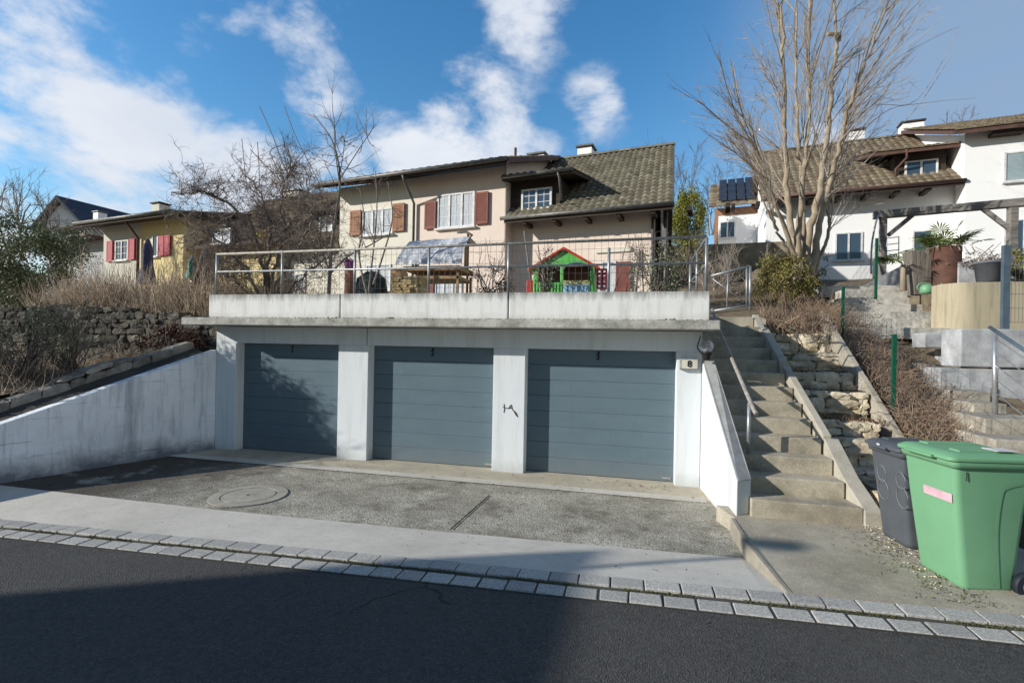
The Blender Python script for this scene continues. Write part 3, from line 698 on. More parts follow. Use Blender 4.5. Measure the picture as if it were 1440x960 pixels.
# green posts and wire fence along the edging
t = thing('green_fence', (3.6, 8, 1.2), 'sagging wire fence on green metal posts between the terraces and the neighbouring steps', 'fence')
pts = [W(1258, 470, X=3.6), W(1186, 405, X=3.62)]
posts = []
for (px0, py0, py1, X_) in ((1258, 470, 597, 3.58), (1186, 403, 492, 3.72), (1233, 335, 408, 5.0)):
    a = W(px0, py0, X=X_); b_ = Vector((a.x, a.y, W(px0+3, py1+6, Y=a.y).z)); posts.append((b_, a))
    MB().box(a.x-.025, a.x+.025, a.y-.02, a.y+.02, b_.z-.1, a.z).build('post', 'greenpost', t, .004)
m = MB()
f0 = (Vector((3.55, 6.6, .75)), Vector((3.55, 6.6, 1.7)))
chain = [f0, posts[0], posts[1], posts[2]]
for (l0, h0), (l1, h1) in zip(chain[:-1], chain[1:]):
    for k in range(7):
        fz = .1+.85*k/6; p_, q_ = l0.lerp(h0, fz), l1.lerp(h1, fz); mid_ = p_.lerp(q_, .5)-Vector((0, 0, .05+.02*R.random()))
        m.tube(curve3([p_, mid_, q_], 4), .0025, 3, cap=False)
    nn = int((l1-l0).length/.1)
    for k in range(1, nn):
        p_ = l0.lerp(l1, k/nn); q_ = h0.lerp(h1, k/nn); s_ = -.05*math.sin(math.pi*k/nn); m.tube([p_, q_+Vector((0, 0, s_))], .002, 3, cap=False)
m.build('wire_mesh', 'wire', t)
# ------------------------------------------------------------------ neighbour's block steps
t = thing('block_staircase', (4.8, 9, 1.5), "neighbour's weathered sandstone block steps climbing behind the dry brambles", 'stairs')
ends = [(1440, 590, 612), (1417, 568, 590), (1394, 551, 569), (1371, 532, 550), (1352, 512, 531), (1333, 498, 512), (1316, 484, 497)]
ends2 = [(1342, 461, 477), (1327, 448, 462), (1313, 438, 449), (1300, 428, 439), (1288, 418, 429), (1277, 407, 418)]
base_y = 6.9
def nstep(px_, py_, i):
    d_ = 5.9+.62*i; return W(px_, py_, D=d_)
for i in range(-3, 7):
    if i >= 0: q = nstep(ends[i][0], ends[i][1], i)
    else: q = nstep(1440, 590, 0)+Vector((-.15*i, .5*i, .18*i))
    lx = W((1385, 1368, 1340, 1315, 1295, 1280, 1272)[max(i, 0)], ends[max(i, 0)][1], Y=q.y).x
    MB().box(max(lx, 3.95), q.x+(0 if i > 0 else .3), q.y, q.y+.75, q.z-.22, q.z).build('step', 'sandstep', t, .015)
t = thing('block_staircase', (5.5, 12, 2.4), 'pale concrete block steps rising to the palm above the brambles', 'stairs')
for i, (px_, py_, _) in enumerate(ends2):
    q = W(px_, py_, D=9.3+.5*i); MB().box(q.x-1.9+.1*i, q.x, q.y, q.y+.75, q.z-.22, q.z).build('step', 'palestep', t, .012)
q = W(1277, 400, D=12.2); MB().box(q.x-1.9, q.x+5, q.y, q.y+3.4, q.z-.3, q.z-.02).build('top_platform', 'palestep', t, .012)
# granite slab wall right
t = thing('granite_wall', (5.3, 8.9, 1.3), 'grey granite slab retaining wall behind the metal handrail', 'retaining wall')
a = W(1351, 462, D=7.6); b = W(1352, 565, D=7.6); zT = a.z; zM = W(1360, 517, D=7.6).z
MB().box(a.x, a.x+1.05, a.y, a.y+.5, zM+.015, zT).build('slab', 'granblock', t, .02)
MB().box(a.x+1.07, a.x+3.2, a.y, a.y+.5, zM+.015, zT+.01).build('slab', 'granblock', t, .02)
MB().box(a.x-.25, a.x+.85, a.y+.03, a.y+.5, .9, zM-.01).build('slab', 'granblock', t, .02)
MB().box(a.x+.87, a.x+3.2, a.y+.03, a.y+.5, .9, zM-.012).build('slab', 'granblock', t, .02)
q = W(1300, 466, D=8.6)
MB().box(q.x, q.x+1.0, q.y, q.y+.4, q.z-.28, q.z-.02).build('slab', 'granblock', t, .02); MB().box(q.x+.35, q.x+1.4, q.y-.05, q.y+.4, q.z-.58, q.z-.3).build('slab', 'granblock', t, .02)
# curved beige retaining wall
t = thing('curved_wall', (6.8, 10.9, 2.5), 'beige rendered curved garden wall above the granite slabs', 'retaining wall')
c0 = W(1336, 397, D=9.2); zb_ = W(1400, 470, D=9.2).z-.3
m = MB(); pts = []
for k in range(15):
    an = math.pi*.5*k/14; pts.append((c0.x+.4-.4*math.cos(an*1.0)+.0, c0.y+.4-.4*math.sin(an)))
pts = pts+[(c0.x+4.5, c0.y-.1)]
for (xa, ya), (xb, yb) in zip(pts[:-1], pts[1:]): m.hexa([(xa, ya, zb_), (xb, yb, zb_), (xb+.01, yb+.25, zb_), (xa+.25, ya+.2, zb_), (xa, ya, c0.z), (xb, yb, c0.z), (xb+.01, yb+.25, c0.z), (xa+.25, ya+.2, c0.z)])
m.build('wall', 'beigewall', t)
MB().box(c0.x+.42, c0.x+4.4, c0.y+.2, c0.y+2.4, c0.z-.8, c0.z-.05).build('earth_fill', 'soil', t)
# soil bed
m = MB(); a, b, c, d = W(1290, 410, D=11.6), W(1345, 410, D=11.2), W(1332, 450, D=9.5), W(1318, 440, D=9.9); m.add([a, b, c, d], [(0, 1, 2, 3)]); struct(m.build('sloping_bed', 'soil', loc=Vector((0, 0, 0))))
# grey post + mesh
a = W(1415, 345, D=7.9); b = W(1415, 462, D=7.9)
t = thing('mesh_fence', (a.x, a.y, b.z), 'anthracite steel fence post with welded mesh panel at the right edge', 'fence')
MB().box(a.x-.05, a.x+.05, a.y-.03, a.y+.03, b.z-.05, a.z).build('post', 'greypost', t, .005)
m = MB()
for k in range(30):
    x = a.x+.08+.05*k; m.tube([(x, a.y, b.z+.1), (x, a.y, a.z-.08)], .0025, 3, cap=False)
for k in range(6):
    z = b.z+.1+(a.z-b.z-.2)*k/5; m.tube([(a.x, a.y-.006, z), (a.x+1.6, a.y-.006, z)], .0035, 3, cap=False)
m.build('mesh_panel', 'greypost', t)
# metal handrail right
a, b = W(1399, 470, D=6.4), W(1411, 570, D=6.4)
t = thing('cable_handrail', (a.x, a.y, b.z), 'aluminium handrail with horizontal cables on the right of the neighbouring steps', 'handrail')
MB().tube([(a.x+.02, a.y, b.z-.15), (a.x, a.y, a.z)], .03, 12).build('post', 'alu', t)
c = W(1470, 512, D=5.6)
MB().tube([W(1392, 460, D=6.5), c], .022, 10).build('top_rail', 'greypost', t)
c2_ = W(1475, 640, D=5.6)
m = MB()
for k in range(5):
    p_ = Vector((a.x, a.y, a.z-.05-.17*k)); q_ = Vector((c.x, c.y, c.z-.09-.17*k)); m.tube([p_, q_], .006, 5)
m.build('cable', 'alu', t)
# ------------------------------------------------------------------ wheelie bins
def lerp2(a, b, t): return a+(b-a)*t
def bin_(name, loc, rz, s, body, lid, label, marks):
    t = thing(name, loc, label, 'wheelie bin', None, rz)
    fr = Frame(loc, rz); z0 = loc[2]
    def ring(w0, w1, y0, y1, z, r=.05, tilt=0):
        out = []
        for cx_, cy_, a0_ in ((w1-r, y1-r, 0), (w0+r, y1-r, 90), (w0+r, y0+r, 180), (w1-r, y0+r, 270)):
            for k in range(5):
                an = rad(a0_+22.5*k); out.append(fr.p(cx_+r*math.cos(an), cy_+r*math.sin(an), z0+z+tilt*(cy_+r*math.sin(an))))
        return out
    def loft(mb, rings, cap0=True, cap1=True, smooth=False):
        n_ = len(rings[0]); b = len(mb.v)
        for r_ in rings: mb.v += r_
        for i in range(len(rings)-1):
            for k in range(n_): mb.f.append((b+i*n_+k, b+i*n_+(k+1) % n_, b+(i+1)*n_+(k+1) % n_, b+(i+1)*n_+k)); mb.sm.append(True)
        if cap0: mb.f.append(tuple(b+k for k in range(n_))[::-1]); mb.sm.append(False)
        if cap1: mb.f.append(tuple(b+(len(rings)-1)*n_+k for k in range(n_))); mb.sm.append(False)
    # local: front at y=0 ... back at y=.72 ; width .58 ; height 1.07
    H_, Wd, Dp = 1.0*s, .28*s, .60*s
    m = MB()
    loft(m, [ring(-Wd+.06, Wd-.06, .13*s, Dp-.12, .02, .05), ring(-Wd+.055, Wd-.055, .12*s, Dp-.11, .06, .05), ring(-Wd+.03, Wd-.03, .05, Dp-.06, H_*.62, .05), ring(-Wd+.012, Wd-.012, .02, Dp-.02, H_-.06, .045), ring(-Wd+.01, Wd-.01, .018, Dp-.018, H_-.005, .045)])
    m.build('body', body, t)
    m = MB(); loft(m, [ring(-Wd-.005, Wd+.005, .0, Dp+.005, H_-.055, .05), ring(-Wd-.012, Wd+.012, -.008, Dp+.01, H_-.02, .05), ring(-Wd-.012, Wd+.012, -.008, Dp+.01, H_, .05)], True, False); m.build('rim', body, t)
    m = MB(); loft(m, [ring(-Wd-.02, Wd+.02, -.04, Dp+.01, H_+.002, .06), ring(-Wd-.02, Wd+.02, -.04, Dp+.01, H_+.028, .06), ring(-Wd+.02, Wd-.02, .0, Dp-.03, H_+.055, .06), ring(-Wd+.06, Wd-.06, .05, Dp-.08, H_+.062, .05)])
    for sx in (-1, 1): m.box(sx*Wd*.55-.05, sx*Wd*.55+.05, .1, Dp-.12, z0+H_+.055, z0+H_+.075, fr)
    m.tube([fr.p(-Wd*.5, -.055, z0+H_+.01), fr.p(Wd*.5, -.055, z0+H_+.01)], .016, 8)
    m.build('lid', lid, t, .004)
    m = MB(); m.tube([fr.p(-Wd*.8, Dp+.06, z0+H_-.02), fr.p(Wd*.8, Dp+.06, z0+H_-.02)], .018, 8)
    for sx in (-1, 0, 1): m.box(sx*Wd*.78-.02, sx*Wd*.78+.02, Dp-.03, Dp+.06, z0+H_-.05, z0+H_-.01, fr)
    m.build('handle', body, t)
    for sx in (-1, 1):
        m = MB(); c_ = (sx*(Wd-.015), Dp-.06, .10)
        for (r0, w) in ((.10, .026),):
            prof_ = []
            ax = fr.x
            for k in range(24):
                an = 2*math.pi*k/24
                for off in (-w, w): prof_.append(fr.p(c_[0]+off, c_[1]+r0*math.cos(an), z0+c_[2]+r0*math.sin(an)))
            b_ = len(m.v); m.v += prof_
            for k in range(24): m.f.append((b_+2*k, b_+2*k+1, b_+(2*k+3) % 48, b_+(2*k+2) % 48)); m.sm.append(True)
            m.f.append(tuple(b_+2*k for k in range(24))); m.f.append(tuple(b_+2*k+1 for k in range(24))[::-1]); m.sm += [False]*2
        wh = m.build('wheel', 'wheel', t)
        m = MB()
        for off in (-.03, .03): m.tube([fr.p(c_[0]+off, c_[1]+.055*math.cos(2*math.pi*k/16), z0+c_[2]+.055*math.sin(2*math.pi*k/16)) for k in range(17)], .006, 5)
        m.build('hub', 'greypost', wh)
    return t, fr, z0
# green bin: seen on its front-left side
gb, fr, z0 = bin_('wheelie_bin', (2.40, 4.87, .15), rad(-80), 1.05, 'greenbin', 'greenlid', 'large green wheelie bin with a pink sticker at the kerb', None)
GBF = (fr, z0, gb)
db, fr2, z02 = bin_('wheelie_bin', (2.42, 5.63, .175), rad(-82), .93, 'greybin', 'greybin', 'dark grey wheelie bin with a chalked number 88 beside the stone terraces', None)
# sticker, scoring line, chalk numbers (on the sides facing the street)
def onfront(fr, z0, x, z, s=1.0):
    """point on the tapered front of a bin"""
    t_ = z/(.98*s); yy = lerp(.115, .02, t_) if z > .62*s else lerp(.12, .05, z/(.62*s))
    yy = lerp(.12, .05, z/(.62*s)) if z < .62*s else lerp(.05, .02, (z-.62*s)/(.34*s))
    return fr.p(x, yy-.004, z0+z)
fr, z0, _b = GBF
m = MB(); m.add([onfront(fr, z0, -.06, .78), onfront(fr, z0, .235, .78), onfront(fr, z0, .235, .71), onfront(fr, z0, -.06, .71)], [(3, 2, 1, 0)]); m.build('sticker', 'pink', gb)
m = MB(); m.tube([fr.p(.286, .10, z0+.97), fr.p(.286, .10, z0+.90)], .003, 4); m.build('scratch', 'black', gb)
m = MB(); m.tube(curve3([fr.p(.262, .34, z0+.08), fr.p(.268, .34, z0+.5), fr.p(.284, .35, z0+.8), fr.p(.286, .40, z0+.86), fr.p(.287, .52, z0+.89)]), .0022, 5); m.build('moulding_line', 'bindark', gb)
m = MB(); m.box(.10, .24, .36, .52, z0+1.128, z0+1.133, fr); m.build('lid_sticker', 'whitepl', gb)
for cx_ in (-.08, .20):
    m = MB()
    for rr_, zc in ((.062, .66), (.078, .50)):
        for off in (0, .006):
            m.tube([onfront(fr2, z02, cx_+(rr_+off)*math.cos(2*math.pi*k/20), zc+(rr_*1.25+off)*math.sin(2*math.pi*k/20), .93) for k in range(19)], .0025, 4)
    m.build('chalk_digit', 'chalk', db)
m = MB(); m.box(-.02, .02, -.052, -.045, z02+.95, z02+.97, fr2); m.build('label', 'whitepl', db)
# ------------------------------------------------------------------ garden things on the terrace
TZ = 2.45
def at_xz(px0, px1, Y):  return W(px0, 400, Y=Y).x, W(px1, 400, Y=Y).x
# playhouse
Y_ = 9.0; xa, xb = W(750, 390, Y=Y_).x, W(836, 390, Y=Y_).x; zt_ = W(797, 349, Y=Y_).z; ze = W(750, 372, Y=Y_).z
zp = W(790, 397, Y=9.0).z; t = thing('playhouse', ((xa+xb)/2, Y_, TZ), 'bright green plastic playhouse with red roof edges and a blue door on the terrace', 'playhouse')
xm = (xa+xb)/2; xd0, xd1 = lerp(xa, xb, .50), lerp(xa, xb, .93)
m = MB()
m.box(xa, xd0-.03, Y_, Y_+.04, TZ, zp).box(xa, xa+.08, Y_, Y_+.04, zp, ze).box(xd0-.06, xd0, Y_, Y_+.045, TZ, ze).box(xd1, xb, Y_, Y_+.04, TZ, ze)
m.prism([(xa-.02, Y_, ze-.04), (xb+.02, Y_, ze-.04), (xm, Y_, zt_-.03)], (0, .04, 0))
for k in range(10): m.box(lerp(xa, xd0, (k+.25)/10), lerp(xa, xd0, (k+.6)/10), Y_-.015, Y_, TZ+.05, zp-.02)
m.box(xa, xa+.04, Y_+.04, Y_+.9, TZ, ze).box(xb-.04, xb, Y_+.04, Y_+.9, TZ, ze).box(xa, xb, Y_+.86, Y_+.9, TZ, TZ+.6)
m.build('wall', 'playgreen', t, .008)
m = MB()
for e in ((xa-.10, ze-.1), (xb+.10, ze-.1)): m.hexa([(e[0], Y_-.06, e[1]-.03), (xm, Y_-.06, zt_-.03), (xm, Y_+.96, zt_-.03), (e[0], Y_+.96, e[1]-.03), (e[0], Y_-.06, e[1]+.02), (xm, Y_-.06, zt_+.02), (xm, Y_+.96, zt_+.02), (e[0], Y_+.96, e[1]+.02)])
m.build('roof', 'playred', t, .01)
m = MB(); m.box(xd0, xd1, Y_-.01, Y_+.03, TZ, zp-.04); 
for k in range(5): m.box(lerp(xd0, xd1, (k+.3)/5), lerp(xd0, xd1, (k+.7)/5), Y_-.025, Y_-.01, TZ+.05, zp-.05)
d = m.build('door', 'playblue', t); MB().box(xd0, xd1, Y_-.02, Y_+.03, zp-.035, zp+.03).build('ledge', 'playyellow', d)
m = MB(); cx_ = (xd0+xd1)/2; rr_ = (xd1-xd0)/2
m.tube([Vector((cx_-rr_*math.cos(math.pi*k/12), Y_-.015, ze-.12+rr_*.55*math.sin(math.pi*k/12))) for k in range(13)], .018, 6); m.build('arch', 'greypost', t)
m = MB(); m.box(xa+.05, xb-.05, Y_+.3, Y_+.32, zp-.1, ze); m.build('curtain', 'shutmar', t)
# red chair, burgundy crate
x0_, x1_ = at_xz(738, 752, 9.15)
t = thing('child_chair', ((x0_+x1_)/2, 9.15, TZ), 'small red plastic chair left of the green playhouse', 'chair')
MB().box(x0_, x1_, 9.3, 9.33, TZ+.42, TZ+.85).build('backrest', 'playred', t, .01); MB().box(x0_, x1_, 9.0, 9.3, TZ+.40, TZ+.43).build('seat', 'playred', t, .008)
for a_ in (x0_+.02, x1_-.02):
    for b_ in (9.02, 9.3): MB().tube([(a_, b_, TZ), (a_, b_, TZ+.41)], .014, 6).build('leg', 'playred', t)
x0_, x1_ = at_xz(839, 853, 8.6)
t = thing('plastic_crate', ((x0_+x1_)/2, 8.6, 2.9), 'burgundy perforated plastic crate standing on end right of the playhouse', 'crate')
zc0, zc1 = W(846, 405, Y=8.6).z, W(846, 378, Y=8.6).z
m = MB(); m.box(x0_, x1_, 8.62, 8.8, zc0, zc1)
for i in range(3): m.box(lerp(x0_, x1_, i/2)-.006, lerp(x0_, x1_, i/2)+.006, 8.6, 8.62, zc0, zc1)
for i in range(6): z = lerp(zc0, zc1, i/5); m.box(x0_, x1_, 8.6, 8.62, z-.006, z+.006)
m.build('crate_body', 'crate', t)
for i in range(2):
    for k in range(4): MB().box(lerp(x0_, x1_, .12+.5*i), lerp(x0_, x1_, .36+.5*i), 8.612, 8.618, lerp(zc0, zc1, .06+.24*k), lerp(zc0, zc1, .2+.24*k)).build('hole', 'whitepl', t)
# crate stand so that it does not float
MB().box(x0_+.02, x1_-.02, 8.65, 8.78, TZ, zc0).build('pedestal', 'whitepl', t)
# leaning pole
a, b = W(737, 325, Y=8.4), W(748, 408, Y=8.4); b = b+(b-a)*.6
tag(MB().tube([b, a], .014, 6).build('garden_pole', 'wood'), 'pale wooden pole leaning beside the red chair', 'pole')
# log store / tarp shelter
Y_ = 10.3; x0_, x1_ = at_xz(568, 645, Y_)
t = thing('log_store', ((x0_+x1_)/2, Y_, TZ), 'wooden garden rack under a wrinkled grey tarpaulin', 'rack')
zz = lambda py: W(605, py, Y=Y_).z
for x in (x0_+.02, x1_-.06):
    for y in (Y_, Y_+.9): MB().box(x, x+.05, y, y+.05, TZ, zz(383)).build('leg', 'newwood', t)
MB().box(x0_-.02, x1_+.02, Y_-.02, Y_+.96, zz(380), zz(374)).box(x0_, x1_, Y_, Y_+.9, zz(392), zz(388)).build('shelf', 'newwood', t)
for x in (x0_+.02, x1_-.06): MB().box(x, x+.05, Y_+.5, Y_+.55, zz(374), zz(334)).build('upright', 'newwood', t)
m = MB(); nx_, nz_ = 26, 16; yT = Y_+.55
def tarp(i, j):
    fx, fz = i/nx_, j/nz_; x = lerp(x0_-.12, x1_+.05, fx)+(.05*(1-fz)*(fx-.5)*2); z = lerp(zz(372), zz(331)+.06*fx, fz)
    return Vector((x, Y_-.1+.62*fz**1.5+.035*mnoise.noise(Vector((fx*7, fz*5, 1)))+.015*math.sin(fx*40), z+.02*mnoise.noise(Vector((fx*6, 3, fz*4)))))
for j in range(nz_+1):
    for i in range(nx_+1): m.v.append(tarp(i, j))
for j in range(nz_):
    for i in range(nx_): q = j*(nx_+1)+i; m.f.append((q, q+1, q+nx_+2, q+nx_+1)); m.sm.append(True)
b = len(m.v); 
for i in range(nx_+1): p_ = tarp(i, nz_); m.v += [p_, p_+Vector((0, .55, -.06+.02*math.sin(i)))]
for i in range(nx_): m.f.append((b+2*i, b+2*i+2, b+2*i+3, b+2*i+1)); m.sm.append(True)
m.build('tarpaulin', 'tarp', t)
# parasol stand behind
x_ = W(657, 400, Y=11.2).x
t = thing('clothes_dryer', (x_, 11.2, TZ), 'brown metal post with a short drooping arm behind the tarpaulin', 'post')
MB().tube([(x_, 11.2, TZ), (x_, 11.2, W(657, 328, Y=11.2).z)], .03, 8).build('post', 'rust', t)
MB().tube([W(643, 327, Y=11.2), W(656, 326, Y=11.2), W(664, 331, Y=11.2), W(660, 334, Y=11.2)], .03, 8).build('arm', 'wood', t)
# stacked firewood
Y_ = 9.4; x0_, x1_ = at_xz(549, 592, Y_); zt_ = W(570, 390, Y=Y_).z
t = thing('firewood_stack', ((x0_+x1_)/2, Y_, TZ), 'low stack of pale cut firewood beneath the tarpaulin rack', 'firewood')
m = MB(); z = TZ
while z < zt_:
    x = x0_
    while x < x1_: w = R.uniform(.05, .16); m.box(x, min(x+w, x1_)-.006, Y_+R.uniform(-.02, .02), Y_+.4, z, z+.052); x += w
    z += .058
m.build('logs', 'logs', t)
MB().box(x0_-.02, x1_+.02, Y_-.02, Y_+.42, TZ-.03, TZ-.002).build('pallet', 'wood', t)
tag(MB().box(*at_xz(550, 566, 9.6), 9.55, 9.8, TZ, W(560, 378, Y=9.6).z).build('wooden_box', 'newwood', bevel=.01), 'plain wooden box standing behind the firewood', 'box')
# covered grill
Y_ = 9.6; x0_, x1_ = at_xz(500, 545, Y_); m = MB(); zt_ = W(520, 383, Y=Y_).z
nn = 12
for j in range(9):
    for i in range(nn):
        an = 2*math.pi*i/nn; fz = j/8; rr_ = (1-.25*fz**3)*(1 if j < 8 else .5)
        m.v.append(Vector(((x0_+x1_)/2+(x1_-x0_)/2*rr_*math.cos(an)*(1+.06*mnoise.noise(Vector((i, j*.5, 0)))), Y_+.3*rr_*math.sin(an), lerp(TZ, zt_, fz)+.03*mnoise.noise(Vector((i*.7, j, 3))))))
for j in range(8):
    for i in range(nn): m.f.append((j*nn+i, j*nn+(i+1) % nn, (j+1)*nn+(i+1) % nn, (j+1)*nn+i)); m.sm.append(True)
m.f.append(tuple(8*nn+i for i in range(nn))); m.sm.append(True)
tag(m.build('covered_grill', 'darktarp'), 'barbecue wrapped in a crumpled dark cover beside the firewood', 'grill')
# terracotta column with purple flower pot, second pot
x_ = W(491, 400, Y=9.9).x; zt_ = W(491, 376, Y=9.9).z
t = thing('flower_pot', (x_, 9.9, TZ), 'purple flowering pot on a pinkish column behind the railing', 'flower pot')
MB().lathe((x_, 9.9, TZ), [(.10, 0), (.10, zt_-TZ-.02), (.0, zt_-TZ-.02)], 14).build('column', 'terracotta', t)
MB().lathe((x_, 9.9, zt_-.02), [(.09, 0), (.13, .14), (.12, .14), (.0, .12)], 14).build('pot', 'purple', t)
m = MB()
for k in range(80): m.leaf((x_+R.gauss(0, .06), 9.9+R.gauss(0, .06), zt_+.13+abs(R.gauss(0, .03))), .05)
m.build('flowers', 'purple', t)
x_ = W(515, 400, Y=9.9).x
tag(MB().lathe((x_, 9.9, TZ), [(.0, .52), (.09, .52), (.11, .74), (.125, .76), (.0, .74)], 14).lathe((x_, 9.9, TZ), [(.05, 0), (.05, .52)], 10).build('plant_stand', 'pot'), 'small grey pot on a slim stand next to the purple flowers', 'plant pot')
# bird table
Y_ = 10.2; c = W(373, 320, Y=Y_)
t = thing('bird_table', (c.x, c.y, TZ), 'wooden bird table on a pole with yellow feed balls hanging below', 'bird feeder')
MB().tube([(c.x, Y_, TZ), (c.x, Y_, c.z-.1)], .02, 6).build('pole', 'wood', t)
MB().box(c.x-.12, c.x+.12, Y_-.12, Y_+.12, c.z-.13, c.z-.10).box(c.x-.10, c.x-.04, Y_-.12, Y_-.1, c.z-.10, c.z).box(c.x+.08, c.x+.1, Y_-.1, Y_+.1, c.z-.10, c.z).build('tray', 'newwood', t)
m = MB(); m.prism([(c.x-.2, Y_-.18, c.z), (c.x+.2, Y_-.18, c.z), (c.x, Y_-.18, c.z+.10)], (0, .36, 0)); m.build('roof', 'feltroof', t)
for dx in (-.13, -.02, .12): MB().lathe((c.x+dx, Y_-.1, c.z-.27), [(.0, 0), (.035, .02), (.045, .06), (.03, .10), (.004, .14)], 10).build('feed_ball', 'yellow', t)
# closed parasols
def parasol(px0, px1, pyt, pyb, Y_, mat, label, pole='alu'):
    xm = W((px0+px1)/2, 400, Y=Y_).x; w = abs(W(px1, 400, Y=Y_).x-W(px0, 400, Y=Y_).x)/2
    zt_ = W((px0+px1)/2, pyt, Y=Y_).z; zb = W((px0+px1)/2, pyb, Y=Y_).z
    t = thing('closed_parasol', (xm, Y_, 2.3), label, 'parasol')
    MB().tube([(xm, Y_, 2.2), (xm, Y_, zt_+.05)], .02, 8).build('pole', pole, t)
    m = MB(); nn = 16
    for j in range(8):
        fz = j/7; r0 = w*(.32+.5*(1-fz)+.05*math.sin(fz*11) if fz < .95 else .15)
        for i in range(nn):
            an = 2*math.pi*i/nn; r_ = r0*(1+.18*math.cos(an*5+fz*2)); m.v.append(Vector((xm+r_*math.cos(an), Y_+r_*math.sin(an), lerp(zb, zt_, fz))))
    for j in range(7):
        for i in range(nn): m.f.append((j*nn+i, j*nn+(i+1) % nn, (j+1)*nn+(i+1) % nn, (j+1)*nn+i)); m.sm.append(True)
    m.f.append(tuple(range(nn))[::-1]); m.f.append(tuple(7*nn+i for i in range(nn))); m.sm += [False]*2
    m.build('canopy', mat, t)
parasol(262, 277, 362, 392, 9.3, 'teal', 'closed teal parasol leaning left of the parapet railing')
parasol(277, 299, 350, 400, 9.5, 'navy', 'closed navy parasol with blossoms print beside the railing end')
parasol(197, 216, 336, 400, 14.5, 'navy', 'tall closed dark parasol in front of the yellow house')
# ------------------------------------------------------------------ buildings
HO = W(709, 400, D=15.5)
HF = Frame((HO.x, HO.y), rad(-9.1))
def glazed(fr, px0, py0, px1, py1, y, parent, n=3, mull=True, inner='curtain', label=None, sill=True):
    """window from picture measurements on a facade plane"""
    xa, z1 = fr.hit(px0, py0, y); xb, z1b = fr.hit(px1, py0, y); _, z0 = fr.hit(px0, py1, y)
    z1 = (z1+fr.hit(px1, py0, y)[1])/2; z0 = (fr.hit(px0, py1, y)[1]+fr.hit(px1, py1, y)[1])/2
    return window(fr, xa, xb, z0, z1, y, parent, n, mull, inner, label, sill)
def window(fr, xa, xb, z0, z1, y, parent, n=3, mull=True, inner='curtain', label=None, sill=True):
    f = .05; m = MB()
    m.box(xa, xb, y-.035, y+.02, z0, z0+f, fr).box(xa, xb, y-.035, y+.02, z1-f, z1, fr)
    ws = (xb-xa)/n
    for k in range(n+1): c_ = xa+ws*k; h_ = f*.5 if 0 < k < n else f*.5; c_ = min(max(c_, xa+f*.5), xb-f*.5); m.box(c_-h_*1.3, c_+h_*1.3, y-.04, y+.021, z0+.001, z1-.001, fr)
    if mull:
        for k in range(n):
            c_ = xa+ws*(k+.5); m.box(c_-.009, c_+.009, y-.02, y+.015, z0+f, z1-f, fr)
        for q in (.34, .67): m.box(xa+f, xb-f, y-.0195, y+.0145, lerp(z0, z1, q)-.009, lerp(z0, z1, q)+.009, fr)
    if sill: m.box(xa-.06, xb+.06, y-.12, y+.01, z0-.06, z0-.002, fr)
    w = m.build('window', 'winframe', parent)
    if label: w['label'] = label
    for k in range(n):
        a_, b_ = xa+ws*k+f*.6, xa+ws*(k+1)-f*.6
        MB().box(a_, b_, y-.012, y-.008, z0+f, z1-f, fr).build('pane', inner, w)
    return w
def shutter(fr, xa, xb, z0, z1, y, parent, mat, ang=0):
    m = MB(); h = z1-z0; w = xb-xa
    m.box(xa, xb, y-.07, y-.03, z0, z1, fr)
    m.box(xa, xa+w*.12, y-.085, y-.07, z0, z1, fr).box(xb-w*.12, xb, y-.085, y-.07, z0, z1, fr).box(xa, xb, y-.0851, y-.07, z0, z0+.07, fr).box(xa, xb, y-.0851, y-.07, z1-.07, z1, fr)
    k = int(h/.06)
    for i in range(k):
        z = z0+.07+(h-.14)*i/k
        m.add([fr.p(xa+w*.12, y-.071, z+.045), fr.p(xb-w*.12, y-.071, z+.045), fr.p(xb-w*.12, y-.084, z), fr.p(xa+w*.12, y-.084, z)], [(3, 2, 1, 0)])
    return m.build('shutter', mat, parent)
def hshutter(fr, px0, px1, py0, py1, y, parent, mat):
    xa, xb = fr.hit(px0, py0, y-.05)[0], fr.hit(px1, py0, y-.05)[0]
    z1 = (fr.hit(px0, py0, y-.05)[1]+fr.hit(px1, py0, y-.05)[1])/2; z0 = (fr.hit(px0, py1, y-.05)[1]+fr.hit(px1, py1, y-.05)[1])/2
    return shutter(fr, xa, xb, z0, z1, y, parent, mat)
def tiles(mb, a, b, c, d, tw=.21, tl=.29):
    """a,b eave left/right; c,d ridge right/left : curved interlocking tiles"""
    a, b, c, d = map(Vector, (a, b, c, d)); nu = max(2, int((b-a).length/tw)); nv = max(2, int((d-a).length/tl))
    nrm = (b-a).cross(d-a).normalized()
    for j in range(nv):
        for i in range(nu):
            def P(u_, v_): return a.lerp(b, u_).lerp(d.lerp(c, u_), v_)
            u0, u1 = i/nu, (i+1)/nu; v0, v1 = (j-.12)/nv, (j+1)/nv
            off = R.uniform(-.006, .006); base = len(mb.v); K = 5
            for v_, lift in ((v0, .045), (v1, .012)):
                for k in range(K):
                    uu = lerp(u0, u1, k/(K-1)); hgt = (.012, .042, .04, .008, -.006)[k]
                    mb.v.append(P(uu, v_)+nrm*(lift+hgt+off))
            for k in range(K): mb.v.append(P(lerp(u0, u1, k/(K-1)), v0)+nrm*(.0+.01))
            for k in range(K-1):
                mb.f.append((base+k, base+k+1, base+K+k+1, base+K+k)); mb.sm.append(True)
                mb.f.append((base+2*K+k, base+2*K+k+1, base+k+1, base+k)); mb.sm.append(False)
